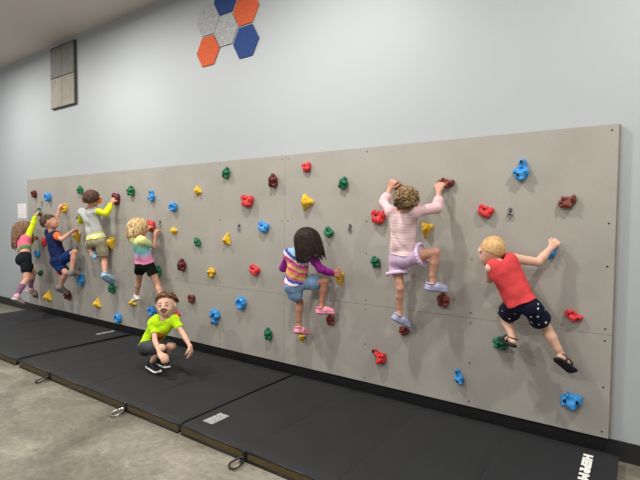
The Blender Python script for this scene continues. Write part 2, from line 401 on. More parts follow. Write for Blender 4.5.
# ---------------------------------------------------------------- mats
MT = .07; YF = -1.235; YB = -.035
def vinyl():
    m = bpy.data.materials.new('black_vinyl'); m.use_nodes = True; nt = m.node_tree; b = nt.nodes['Principled BSDF']
    tc = nt.nodes.new('ShaderNodeTexCoord')
    n = nt.nodes.new('ShaderNodeTexNoise'); n.inputs['Scale'].default_value = 3; n.inputs['Detail'].default_value = 6; nt.links.new(tc.outputs['Object'], n.inputs['Vector'])
    rp = nt.nodes.new('ShaderNodeValToRGB'); rp.color_ramp.elements[0].color = srgb(31, 32, 34); rp.color_ramp.elements[1].color = srgb(41, 42, 44); nt.links.new(n.outputs['Fac'], rp.inputs[0]); nt.links.new(rp.outputs[0], b.inputs['Base Color'])
    n2 = nt.nodes.new('ShaderNodeTexNoise'); n2.inputs['Scale'].default_value = 9; n2.inputs['Detail'].default_value = 8; nt.links.new(tc.outputs['Object'], n2.inputs['Vector'])
    bn = nt.nodes.new('ShaderNodeBump'); bn.inputs['Strength'].default_value = .15; bn.inputs['Distance'].default_value = .01
    nt.links.new(n2.outputs['Fac'], bn.inputs['Height']); nt.links.new(bn.outputs[0], b.inputs['Normal'])
    b.inputs['Roughness'].default_value = .62; b.inputs['Specular IOR Level'].default_value = .3
    return m
m_vinyl = vinyl(); m_side = mat('olive_side_fabric', (86, 72, 44), .9, noise=.15, nscale=40); m_pipe = mat('black_piping', (22, 22, 23), .4)
m_strap = mat('black_webbing', (20, 20, 21), .8); m_chrome = mat('chrome', (200, 200, 200), .2, 1); m_print = mat('silver_print', (150, 150, 146), .6, noise=.5, nscale=90)
m_letter = mat('white_print', (236, 236, 232), .6)
def gym_mat(x0, x1, label, yf=YF, clips=(), patch=None, rz=0):
    L = x1-x0; e = empty('gym_mat', ((x0+x1)/2, 0, 0), rz); tag(e, label, 'gym mat', 'black folding gym mats'); h = L/2
    # four hinged sections: each a shallow pillow of vinyl with its olive side band
    for i in range(4):
        a = -h+L*i/4; b = a+L/4; nx, ny = 16, 30; q = MB(); vs = []; fs = []
        for jy in range(ny+1):
            for ix in range(nx+1):
                u, v = ix/nx, jy/ny
                ed = min(u, 1-u)*(b-a); edy = min(v, 1-v)*(YB-yf)
                z = MT-.006*math.exp(-ed/.010 if i % 2 == (0 if u < .5 else 1) or i in (0, 3) and (u < .5) == (i == 0) else -ed/.004)*1-.010*math.exp(-edy/.012)
                z += .0015*math.sin(a*7+u*5)*math.sin(v*9+i)
                vs.append((a+(b-a)*u, yf+(YB-yf)*v, z))
        for jy in range(ny):
            for ix in range(nx):
                k = jy*(nx+1)+ix; fs.append((k, k+1, k+nx+2, k+nx+1))
        q.add(vs, fs); 
        q.box((a+.002, yf+.004, .012), (b-.002, YB-.004, MT-.018))
        q.build('cover', m_vinyl, e, smooth=True)
        q = MB(); q.box((a+.004, yf-.002, .008), (b-.004, yf+.004, MT-.012))
        q.build('side_band', m_side, e)
        q = MB()
        q.tube([(a+.004, yf-.001, MT-.010), (b-.004, yf-.001, MT-.010)], .006, 6); q.tube([(a+.004, yf-.001, .006), (b-.004, yf-.001, .008)], .008, 6)
        q.build('piping', m_pipe, e, smooth=True)
    for cx in clips:
        c0 = cx-(x0+x1)/2
        q = MB(); q.box((c0-.012, yf-.010, .02), (c0+.012, yf+.006, MT-.006)); q.box((c0-.009, yf-.045, .012), (c0+.009, yf-.006, .017)); st = q.build('strap', m_strap, e, bevel=.002)
        pts = [(c0+.032*math.cos(t)*(1-.45*math.sin(t)), yf-.064+.050*math.sin(t), .020+.010*math.sin(t)) for t in [k*2*math.pi/28 for k in range(28)]]
        q = MB(); q.tube(pts, .0058, 8, True); q.build('carabiner', m_chrome if clips.index(cx) % 2 else m_dsteel, e, smooth=True)
    if patch:
        (pa, pb, pc, pd) = patch; mx = (x0+x1)/2
        q = MB(); q.box((pa-mx, pc, MT+.0005), (pb-mx, pd, MT+.0022)); q.build('label_patch', m_print, e)
    return e
gm1 = gym_mat(-7.16, -4.70, 'black gym mat at the far left end, its olive edge toward the concrete', patch=(-4.975, -4.93, -.30, -.09))
gm2 = gym_mat(-4.615, -2.315, 'black gym mat in the middle that the crouching boy is on', clips=(-4.03, -2.90))
gm3 = gym_mat(-2.29, .055, 'black gym mat nearest the camera with white lettering at its right end', clips=(-1.72,), patch=(-2.21, -2.12, -1.125, -.97))
# white lettering along the right end of the nearest mat
cu = bpy.data.curves.new('lettering', 'FONT'); cu.body = 'HEPRM'; cu.size = .058; cu.extrude = .0008; cu.offset = .0045; cu.space_character = 1.12
to = bpy.data.objects.new('lettering', cu); COL.objects.link(to)
dg = bpy.context.evaluated_depsgraph_get(); me = bpy.data.meshes.new_from_object(to.evaluated_get(dg)); bpy.data.objects.remove(to)
to = bpy.data.objects.new('lettering', me); COL.objects.link(to); me.materials.clear(); me.materials.append(m_letter)
to.parent = gm3; to.scale = (1.6, 1, 1); to.location = (1.1175-.108, -.145, MT+.001); to.rotation_euler = (0, 0, -math.pi/2)
to['label'] = 'white block lettering'

# ---------------------------------------------------------------- climbing holds
HOLDS = [
  ('blue', -0.513, 1.721, 0.093, 0.132, 'eight', 0.0, 'blue figure-eight climbing hold near the top right of the wall', ''),
  ('brown', -0.25, 1.516, 0.113, 0.102, 'jug', 15.0, 'brown two-bolt climbing hold beside the right edge of the wall', ''),
  ('red', -0.728, 1.464, 0.112, 0.099, 'scoop', -15.0, 'red scooped climbing hold left of the metal ring on the right panel', ''),
  ('blue', -0.329, 1.218, 0.085, 0.123, 'eight', -25.0, 'blue climbing hold gripped by the child in the red tank top', ''),
  ('red', -0.2, 0.834, 0.112, 0.097, 'jug', -28.0, 'red two-bolt climbing hold low beside the right edge of the wall', ''),
  ('green', -0.613, 0.605, 0.091, 0.086, 'cluster', 0.0, 'green climbing hold under the sandal of the child in the red tank top', ''),
  ('blue', -0.196, 0.318, 0.113, 0.098, 'jug', 0.0, 'blue two-bolt climbing hold in the bottom right corner of the wall', ''),
  ('blue', -0.883, 0.325, 0.085, 0.125, 'eight', 20.0, 'blue figure-eight climbing hold along the bottom of the wall left of the corner hold', ''),
  ('red', -1.491, 0.357, 0.108, 0.1, 'tail', 0.0, 'red climbing hold with a tail, low on the wall between the two long seams', ''),
  ('yellow', -1.133, 1.339, 0.096, 0.121, 'triangle', 170.0, 'yellow triangular climbing hold beside the raised elbow of the child in the pink shirt', ''),
  ('green', -1.536, 1.081, 0.091, 0.115, 'cluster', 20.0, 'dark green climbing hold left of the lilac shorts', ''),
  ('red', -1.515, 1.423, 0.107, 0.106, 'scoop', 0.0, 'red climbing hold left of the shoulder of the child in the pink shirt', ''),
  ('brown', -1.362, 1.651, 0.094, 0.096, 'scoop', -35.0, 'brown climbing hold gripped by the left hand of the child in the pink shirt', ''),
  ('brown', -1.001, 1.659, 0.128, 0.083, 'jug', -10.0, 'brown climbing hold gripped by the right hand of the child in the pink shirt', ''),
  ('brown', -0.999, 0.846, 0.086, 0.098, 'cluster', 0.0, 'brown climbing hold under the raised lavender clog', ''),
  ('brown', -1.297, 0.585, 0.094, 0.097, 'cluster', 40.0, 'brown climbing hold under the lower lavender clog', ''),
  ('green', -1.83, 1.691, 0.097, 0.127, 'cluster', -20.0, 'green climbing hold high on the wall right of the yellow diamond hold', ''),
  ('yellow', -2.193, 1.547, 0.107, 0.134, 'triangle', -90.0, 'yellow diamond-shaped climbing hold above the long brown haired child', ''),
  ('red', -2.195, 1.839, 0.096, 0.109, 'scoop', 20.0, 'red climbing hold topmost in the middle of the wall', ''),
  ('green', -1.969, 1.3, 0.101, 0.114, 'scoop', -35.0, 'green climbing hold just right of the long brown hair', ''),
  ('yellow', -1.859, 0.933, 0.085, 0.121, 'triangle', 190.0, 'yellow climbing hold gripped by the child in the rainbow top', ''),
  ('brown', -1.942, 0.582, 0.085, 0.107, 'cluster', 15.0, 'brown climbing hold under the raised pink clog', ''),
  ('yellow', -2.237, 0.389, 0.088, 0.095, 'triangle', 60.0, 'yellow climbing hold under the lower pink clog', ''),
  ('maroon', -2.556, 1.738, 0.085, 0.123, 'cluster', 0.0, 'maroon climbing hold beside the upper seam, left of the topmost red hold', ''),
  ('red', -2.869, 1.567, 0.126, 0.111, 'scoop', 0.0, 'red climbing hold left of the maroon hold near the upper seam', ''),
  ('blue', -2.672, 1.331, 0.121, 0.108, 'scoop', -10.0, 'blue climbing hold just above middle height, left of the rainbow top child', ''),
  ('red', -2.781, 0.935, 0.125, 0.111, 'scoop', -15.0, 'red climbing hold left of the child in the rainbow top', ''),
  ('green', -2.609, 0.368, 0.085, 0.128, 'cluster', 10.0, 'green climbing hold low on the wall left of the pink clogs', ''),
  ('blue', -2.945, 0.612, 0.104, 0.114, 'ring', 0.0, 'round blue climbing hold with a pocket, below the long horizontal seam', ''),
  ('blue', -3.299, 0.435, 0.114, 0.15, 'eight', 180.0, 'blue climbing hold with a narrow lower end, right of the crouching boy', ''),
  ('green', -3.143, 1.838, 0.094, 0.133, 'cluster', -15.0, 'green climbing hold topmost above the upper middle of the wall', ''),
  ('yellow', -3.557, 1.68, 0.104, 0.121, 'triangle', 20.0, 'yellow climbing hold upper left of the topmost green hold', ''),
  ('yellow', -3.144, 1.199, 0.095, 0.135, 'triangle', -10.0, 'yellow climbing hold left of the blue hold at middle height', ''),
  ('green', -3.56, 1.166, 0.09, 0.132, 'cluster', 30.0, 'green climbing hold left of the middle yellow hold', ''),
  ('yellow', -3.355, 0.866, 0.1, 0.13, 'cluster', 70.0, 'yellow lumpy climbing hold just above the long horizontal seam', ''),
  ('maroon', -3.655, 0.576, 0.092, 0.104, 'scoop', 10.0, "maroon climbing hold low on the wall right of the crouching boy's head", ''),
  ('maroon', -3.795, 0.918, 0.095, 0.126, 'cluster', 0.0, 'maroon climbing hold right of the child in black shorts at seam height', ''),
  ('yellow', -3.938, 1.27, 0.114, 0.117, 'triangle', 40.0, "yellow climbing hold right of the blond child's hand", ''),
  ('blue', -3.936, 1.523, 0.114, 0.106, 'ring', 10.0, "round blue climbing hold above the yellow one by the blond child's hand", ''),
  ('blue', -4.313, 1.647, 0.106, 0.132, 'eight', 10.0, "blue climbing hold above the blond child's head", ''),
  ('green', -4.686, 1.713, 0.095, 0.114, 'cluster', 0.0, 'green climbing hold in the top row left of the blue hold above the blond child', ''),
  ('red', -4.326, 1.317, 0.106, 0.122, 'scoop', 0.0, "red climbing hold in front of the blond child's face", ''),
  ('green', -4.198, 0.827, 0.086, 0.121, 'cluster', 0.0, "green climbing hold beside the blond child's black shorts", ''),
  ('red', -3.897, 0.369, 0.085, 0.129, 'scoop', -20.0, 'red climbing hold behind the shoulder of the crouching boy', ''),
  ('blue', -4.311, 0.373, 0.107, 0.101, 'ring', 0.0, "blue climbing hold behind the crouching boy's neck", ''),
  ('yellow', -4.688, 0.422, 0.116, 0.105, 'triangle', 10.0, "yellow climbing hold under the blond child's left shoe", ''),
  ('blue', -4.975, 0.21, 0.103, 0.109, 'ring', 0.0, 'blue climbing hold lowest on the wall, left of the crouching boy', ''),
  ('yellow', -5.432, 0.328, 0.114, 0.114, 'triangle', 0.0, 'yellow climbing hold low on the wall below the blue clogs', ''),
  ('green', -5.095, 0.559, 0.085, 0.122, 'cluster', 0.0, 'green climbing hold under the light blue clog', ''),
  ('yellow', -5.105, 1.115, 0.105, 0.145, 'triangle', 180.0, 'yellow climbing hold right of the tan shorts', ''),
  ('maroon', -4.989, 1.628, 0.102, 0.142, 'scoop', 0.0, 'maroon climbing hold gripped by the child with the orange ear cups', ''),
  ('green', -5.797, 1.759, 0.096, 0.115, 'cluster', 10.0, 'green climbing hold in the top row left of the child with orange ear cups', ''),
  ('green', -5.831, 1.4, 0.097, 0.116, 'cluster', 60.0, 'green climbing hold at the left hand of the child with orange ear cups', ''),
  ('yellow', -5.887, 1.167, 0.099, 0.144, 'triangle', 180.0, 'yellow climbing hold gripped by the lower hand of the boy in navy', ''),
  ('yellow', -6.21, 1.532, 0.105, 0.12, 'ring', 0.0, 'yellow climbing hold gripped by the raised hand of the boy in navy', ''),
  ('blue', -5.484, 1.027, 0.091, 0.101, 'scoop', 0.0, 'blue climbing hold behind the tan shorts', ''),
  ('blue', -5.804, 0.612, 0.122, 0.157, 'eight', 0.0, 'blue climbing hold under the raised shoe of the boy in navy', ''),
  ('maroon', -6.141, 0.371, 0.105, 0.122, 'cluster', 0.0, 'dark maroon climbing hold under the lower shoe of the boy in navy', ''),
  ('yellow', -6.695, 0.287, 0.147, 0.143, 'triangle', 0.0, 'yellow climbing hold low near the left end of the wall', ''),
  ('maroon', -7.085, 0.292, 0.096, 0.133, 'cluster', 20.0, 'dark maroon climbing hold lowest at the left end of the wall', ''),
  ('green', -6.92, 0.61, 0.092, 0.13, 'cluster', 50.0, 'green climbing hold left of the boy in navy at knee height', ''),
  ('blue', -7.0, 0.879, 0.093, 0.102, 'scoop', 0.0, 'dark blue climbing hold in front of the child in the yellow sleeves', ''),
  ('red', -6.344, 0.692, 0.109, 0.151, 'scoop', 80.0, 'red climbing hold behind the navy shorts', ''),
  ('red', -6.784, 1.059, 0.089, 0.128, 'scoop', 80.0, 'red climbing hold behind the back of the boy in navy', ''),
  ('blue', -6.645, 1.688, 0.114, 0.111, 'ring', 0.0, 'blue climbing hold in the top row second from the left end', ''),
  ('maroon', -7.057, 1.741, 0.093, 0.101, 'ring', 0.0, 'maroon climbing hold in the top left corner of the wall', ''),
  ('green', -6.916, 1.482, 0.085, 0.114, 'cluster', 0.0, 'dark green climbing hold gripped by the child in yellow sleeves', '')]
HC = {'blue': (58, 150, 222), 'red': (214, 48, 54), 'yellow': (238, 192, 44), 'green': (20, 112, 74), 'brown': (122, 54, 42), 'maroon': (98, 32, 34)}
m_hold = {c: mat(c+'_resin', v, .42, noise=.12, nscale=25, bump=.25, bscale=120, spec=.4) for c, v in HC.items()}
X3, Y3, Z3 = np.eye(3)
def hold_field(kind):
    """one resin hold, about .12 wide, back flat on y=0, bulging to -y"""
    F = Field((-.08, -.075, -.08), (.08, .0, .08), .0028); ax = (X3, Y3, Z3); E = F.ell; bolts = []
    if kind == 'jug':
        E((-.038, -.008, -.002), ax, (.028, .030, .026), .008); E((.040, -.008, .004), ax, (.026, .028, .025), .008); E((.002, -.010, -.016), ax, (.040, .034, .022), .010)
        E((-.020, -.020, .026), ax, (.013, .020, .016), .006); E((.052, -.018, .022), ax, (.012, .018, .014), .006); E((.004, -.012, .012), ax, (.034, .022, .022), .008); E((.012, -.026, -.028), ax, (.020, .020, .013), .006); E((-.04, -.024, -.018), ax, (.016, .018, .012), .005)
        F.cone((-.022, -.048, .010), (.028, -.046, .012), .017, .016, .004, None, sub=True)
        bolts = [(-.036, 0), (.038, .004)]
    elif kind == 'eight':
        E((0, -.010, -.024), ax, (.042, .034, .032), .008); E((.006, -.008, .036), ax, (.024, .028, .024), .010); E((-.034, -.02, -.008), ax, (.015, .024, .014), .006); E((.034, -.02, -.012), ax, (.016, .022, .020), .006); E((.004, -.012, .010), ax, (.026, .022, .018), .008); E((.008, -.03, -.046), ax, (.020, .014, .012), .005)
        E((.010, -.048, .004), ax, (.030, .024, .012), .004, sub=True); E((.026, -.056, -.020), ax, (.012, .022, .012), .004, sub=True)
        bolts = [(.006, .040), (-.012, -.026)]
    elif kind == 'scoop':
        E((0, -.010, -.004), ax, (.050, .034, .040), .010); E((-.034, -.020, .022), ax, (.018, .022, .020), .010); E((.038, -.014, .010), ax, (.020, .022, .026), .010); E((.016, -.026, -.024), ax, (.030, .020, .016), .010); E((-.030, -.018, -.020), ax, (.020, .018, .014), .008)
        F.cone((-.024, -.054, .016), (.020, -.052, .010), .022, .020, .004, None, sub=True); F.cone((.020, -.050, .020), (.034, -.052, -.010), .010, .012, .003, None, sub=True)
        bolts = [(-.006, .008)]
    elif kind == 'tail':
        E((.018, -.012, -.010), ax, (.034, .034, .030), .008); E((-.040, -.010, .028), ax, (.015, .020, .013), .010); E((-.014, -.012, .014), ax, (.022, .022, .015), .010); E((.034, -.022, .016), ax, (.015, .022, .014), .005); E((.004, -.028, -.026), ax, (.018, .018, .013), .005)
        E((.014, -.052, .002), ax, (.013, .024, .017), .004, sub=True)
        bolts = [(-.040, .030), (.012, .002)]
    elif kind == 'triangle':
        for k in range(3):
            a = k*2*math.pi/3+math.pi/2; p = (math.cos(a)*.046, -.002, math.sin(a)*.048)
            F.cone(p, (0, -.034, 0), .016, .022, .010)
            a2 = a+2*math.pi/3; F.cone(p, (math.cos(a2)*.046, -.002, math.sin(a2)*.048), .013, .013, .010); a3 = a+math.pi/3
            F.cone((0, -.036, 0), (math.cos(a3)*.020, -.004, math.sin(a3)*.020), .012, .016, .006)
        E((0, -.008, 0), ax, (.034, .036, .034), .008)
        E((-.016, -.050, .012), ax, (.010, .024, .009), .003, sub=True); E((.016, -.046, -.014), ax, (.009, .024, .013), .003, sub=True)
        bolts = [(-.015, .012), (.014, -.013)]
    elif kind == 'ring':
        for k in range(10):
            a = k*2*math.pi/10; E((math.cos(a)*.036, -.018-.006*math.sin(3*a), math.sin(a)*.036), ax, (.018+.004*math.sin(5*a), .028, .017), .005)
        E((0, -.008, 0), ax, (.04, .02, .04), .01); E((.006, -.046, .006), ax, (.021, .032, .017), .004, sub=True)
        bolts = [(0, 0)]
    else:   # cluster
        r = random.Random(5)
        for (x, z, rr) in ((0, .036, .020), (-.028, .014, .021), (.030, .010, .021), (-.018, -.024, .024), (.022, -.034, .019), (.0, 0, .032), (.034, -.014, .014)):
            E((x, -.012-r.random()*.014, z), ax, (rr, rr*1.1, rr), .005)
        for (x, z) in ((-.006, .018), (.016, -.018), (-.024, -.006)): F.cone((x-.012, -.048, z+.005), (x+.014, -.046, z-.004), .011, .009, .003, None, sub=True)
        bolts = [(.002, .002)]
    F.wrinkle(.0014, 150, 3); F.plane((0, 0, 0), (0, 1, 0)); out = []
    for bx, bz in bolts:
        ix, iz = int(round((bx-F.lo[0])/F.h)), int(round((bz-F.lo[2])/F.h)); col_ = F.D[ix, :, iz]; iy = int(np.argmax(col_ < 0)); out.append((bx, float(F.ax[1][iy]), bz))
    bolts = out
    return F, bolts
_hm = {}
for (c, x, z, wd, ht, kind, rot, lab, grp) in HOLDS:
    if kind not in _hm:
        F, bolts = hold_field(kind); P, Q, L = F.mesh(); ext = P.max(0)-P.min(0); _hm[kind] = (F, bolts, ext, {})
    F, bolts, ext, meshes = _hm[kind]
    if c not in meshes:
        o = field_obj(F, 'climbing_hold', m_hold[c]); meshes[c] = o.data
    else:
        o = bpy.data.objects.new('climbing_hold', meshes[c]); COL.objects.link(o)
    a = math.radians(rot)
    ew = abs(ext[0]*math.cos(a))+abs(ext[2]*math.sin(a)); eh = abs(ext[2]*math.cos(a))+abs(ext[0]*math.sin(a))
    sx, sz = wd/ew, ht/eh
    if abs(math.sin(a)) > .7: sx, sz = sz, sx
    sx *= 1.06; sz *= 1.06; dsc = min(1.5, (sx+sz)/2*1.18)
    o.location = (x, .0005, z); o.rotation_euler = (0, -a, 0); o.scale = (sx, dsc, sz)
    tag(o, lab, 'climbing hold', 'coloured climbing holds on the wall')
    for bp in bolts:
        if ('b', kind) not in _hm:
            pass
        q = MB(); q.cyl((bp[0], bp[1]+.006, bp[2]), (0, -1, 0), .0095, .009, 14); q.cyl((bp[0], bp[1]-.003, bp[2]), (0, -1, 0), .0055, .001, 6, mi=1)
        q.build('bolt', [m_dsteel, m_pipe], o)

# ---------------------------------------------------------------- people
KIDS = {
 'A': {'s': 1.002, 'head': (-1.1697, -0.269, 1.526), 'neck': (-1.228, -0.2058, 1.4515), 'pel': (-1.2461, -0.1623, 1.1461), 'shL': (-1.3091, -0.2104, 1.4544), 'elL': (-1.4213, -0.1143, 1.5201), 'wrL': (-1.4017, -0.0545, 1.6344), 'haL': (-1.3768, -0.0599, 1.6779), 'shR': (-1.1295, -0.2441, 1.4546), 'elR': (-1.0041, -0.1435, 1.4839), 'wrR': (-1.0241, -0.0809, 1.6025), 'haR': (-1.0114, -0.0633, 1.6541), 'hipL': (-1.311, -0.1344, 1.1244), 'knL': (-1.2577, -0.1685, 0.9248), 'anL': (-1.2769, -0.1238, 0.7217), 'toL': (-1.238, -0.0491, 0.6414), 'hipR': (-1.201, -0.1595, 1.1366), 'knR': (-1.0023, -0.1739, 1.1901), 'anR': (-1.0285, -0.1519, 0.9761), 'toR': (-0.9608, -0.0589, 0.9187)},
 'B': {'s': 0.862, 'head': (-0.6363, -0.1968, 1.2109), 'neck': (-0.5718, -0.2319, 1.1455), 'pel': (-0.4524, -0.2053, 0.9105), 'shL': (-0.6186, -0.276, 1.115), 'elL': (-0.6525, -0.1648, 1.0343), 'wrL': (-0.6373, -0.0541, 1.0621), 'haL': (-0.613, -0.0568, 1.0811), 'shR': (-0.5004, -0.1906, 1.1722), 'elR': (-0.3824, -0.1191, 1.1533), 'wrR': (-0.3216, -0.0735, 1.2401), 'haR': (-0.2967, -0.07, 1.2759), 'hipL': (-0.5037, -0.1938, 0.884), 'knL': (-0.574, -0.0584, 0.7815), 'anL': (-0.5022, -0.1825, 0.6878), 'toL': (-0.5923, -0.0959, 0.6699), 'hipR': (-0.3971, -0.1984, 0.8821), 'knR': (-0.3288, -0.0942, 0.7531), 'anR': (-0.2417, -0.0973, 0.5987), 'toR': (-0.1769, -0.0623, 0.5223)},
 'C': {'s': 0.967, 'head': (-2.0244, -0.226, 1.24), 'neck': (-2.095, -0.2434, 1.1563), 'pel': (-2.1691, -0.1834, 0.8862), 'shL': (-2.1935, -0.2458, 1.1219), 'elL': (-2.289, -0.2029, 1.0008), 'wrL': (-2.2812, -0.0726, 0.9895), 'haL': (-2.2425, -0.0571, 1.0005), 'shR': (-2.0156, -0.2313, 1.1319), 'elR': (-1.92, -0.1866, 1.014), 'wrR': (-1.8849, -0.0703, 0.9675), 'haR': (-1.8373, -0.0706, 0.9714), 'hipL': (-2.1907, -0.2263, 0.8711), 'knL': (-2.1888, -0.1026, 0.7107), 'anL': (-2.1675, -0.1418, 0.5107), 'toL': (-2.1529, -0.05, 0.4411), 'hipR': (-2.1215, -0.1415, 0.8836), 'knR': (-1.9213, -0.1289, 0.9093), 'anR': (-1.9433, -0.1458, 0.7046), 'toR': (-1.8838, -0.0544, 0.6531)},
 'E': {'s': 1.023, 'head': (-4.2489, -0.2161, 1.3091), 'neck': (-4.2033, -0.2595, 1.2097), 'pel': (-4.2211, -0.1672, 0.9193), 'shL': (-4.3001, -0.25, 1.1705), 'elL': (-4.3917, -0.1088, 1.1853), 'wrL': (-4.2871, -0.093, 1.2742), 'haL': (-4.3018, -0.0583, 1.3075), 'shR': (-4.1108, -0.266, 1.1675), 'elR': (-4.1345, -0.1162, 1.0953), 'wrR': (-4.1725, -0.0727, 1.2206), 'haR': (-4.1655, -0.057, 1.2791), 'hipL': (-4.2773, -0.1852, 0.8983), 'knL': (-4.3896, -0.1285, 0.7229), 'anL': (-4.4876, -0.0923, 0.5337), 'toL': (-4.5909, -0.0642, 0.464), 'hipR': (-4.1628, -0.153, 0.8933), 'knR': (-4.0897, -0.106, 0.6962), 'anR': (-3.9519, -0.1403, 0.5364), 'toR': (-3.987, -0.0655, 0.4421)},
 'F': {'s': 1.178, 'head': (-5.1787, -0.2087, 1.623), 'neck': (-5.2454, -0.1998, 1.5052), 'pel': (-5.2004, -0.148, 1.1545), 'shL': (-5.3642, -0.222, 1.4678), 'elL': (-5.5157, -0.1619, 1.3578), 'wrL': (-5.66, -0.098, 1.3887), 'haL': (-5.7149, -0.0713, 1.4107), 'shR': (-5.1471, -0.1875, 1.4822), 'elR': (-4.9547, -0.1622, 1.4568), 'wrR': (-5.0056, -0.0717, 1.5754), 'haR': (-4.9634, -0.0571, 1.6217), 'hipL': (-5.2731, -0.1594, 1.1241), 'knL': (-5.4915, -0.0681, 1.046), 'anL': (-5.2773, -0.1585, 0.9672), 'toL': (-5.3837, -0.0579, 0.9709), 'hipR': (-5.138, -0.1368, 1.1336), 'knR': (-5.1851, -0.0597, 0.9048), 'anR': (-5.0233, -0.1469, 0.7405), 'toR': (-5.0248, -0.0498, 0.6322)},
 'G': {'s': 1.18, 'head': (-6.1032, -0.2526, 1.3425), 'neck': (-6.0977, -0.2382, 1.2067), 'pel': (-6.0039, -0.1958, 0.8611), 'shL': (-6.214, -0.2125, 1.1972), 'elL': (-6.203, -0.1192, 1.3701), 'wrL': (-6.2059, -0.0825, 1.5266), 'haL': (-6.2133, -0.0577, 1.5819), 'shR': (-5.9978, -0.2371, 1.183), 'elR': (-5.8123, -0.2507, 1.1305), 'wrR': (-5.8178, -0.1219, 1.2293), 'haR': (-5.8268, -0.063, 1.2559), 'hipL': (-6.0705, -0.2038, 0.8221), 'knL': (-5.8557, -0.1818, 0.7044), 'anL': (-6.0099, -0.1801, 0.5085), 'toL': (-6.0297, -0.0739, 0.4074), 'hipR': (-5.9366, -0.1982, 0.8505), 'knR': (-5.7301, -0.1345, 0.9731), 'anR': (-5.7305, -0.1744, 0.7323), 'toR': (-5.7665, -0.0552, 0.669)},
 'H': {'s': 1.233, 'head': (-6.9393, -0.2141, 1.2438), 'neck': (-6.8576, -0.2437, 1.1323), 'pel': (-6.6449, -0.3373, 0.845), 'shL': (-6.9742, -0.233, 1.0894), 'elL': (-7.0943, -0.1007, 0.9933), 'wrL': (-6.9519, -0.092, 1.0801), 'haL': (-6.9846, -0.0563, 1.1132), 'shR': (-6.748, -0.2577, 1.1021), 'elR': (-6.8151, -0.1584, 1.2687), 'wrR': (-6.8226, -0.1034, 1.4327), 'haR': (-6.8356, -0.0662, 1.4948), 'hipL': (-6.7148, -0.3264, 0.8237), 'knL': (-6.795, -0.1575, 0.6424), 'anL': (-6.8975, -0.1585, 0.4029), 'toL': (-6.9826, -0.0729, 0.3114), 'hipR': (-6.5728, -0.3465, 0.8203), 'knR': (-6.4564, -0.3913, 0.5885), 'anR': (-6.3643, -0.5465, 0.3974), 'toR': (-6.4216, -0.4759, 0.2902)},
 'D': {'s': 1.055, 'head': (-3.2638, -0.6185, 0.6456), 'neck': (-3.2735, -0.6319, 0.5253), 'pel': (-3.4466, -0.6708, 0.2643), 'shR': (-3.3596, -0.6766, 0.4817), 'elR': (-3.2535, -0.7398, 0.3568), 'wrR': (-3.1431, -0.7701, 0.2703), 'haR': (-3.0917, -0.7728, 0.2469), 'shL': (-3.1943, -0.5849, 0.5199), 'elL': (-3.0573, -0.6007, 0.4162), 'wrL': (-2.9446, -0.62, 0.3325), 'haL': (-2.9327, -0.6218, 0.2747), 'hipR': (-3.404, -0.7231, 0.276), 'knR': (-3.1842, -0.7206, 0.3023), 'anR': (-3.3403, -0.7179, 0.1447), 'toR': (-3.2244, -0.7228, 0.0919), 'hipL': (-3.4604, -0.6192, 0.2614), 'knL': (-3.2386, -0.5724, 0.2751), 'anL': (-3.3991, -0.5781, 0.1296), 'toL': (-3.2723, -0.5903, 0.0922)}}
V = lambda *a: np.array(a, float)
def orth(v, n): return nrm(v-n*np.dot(v, n))
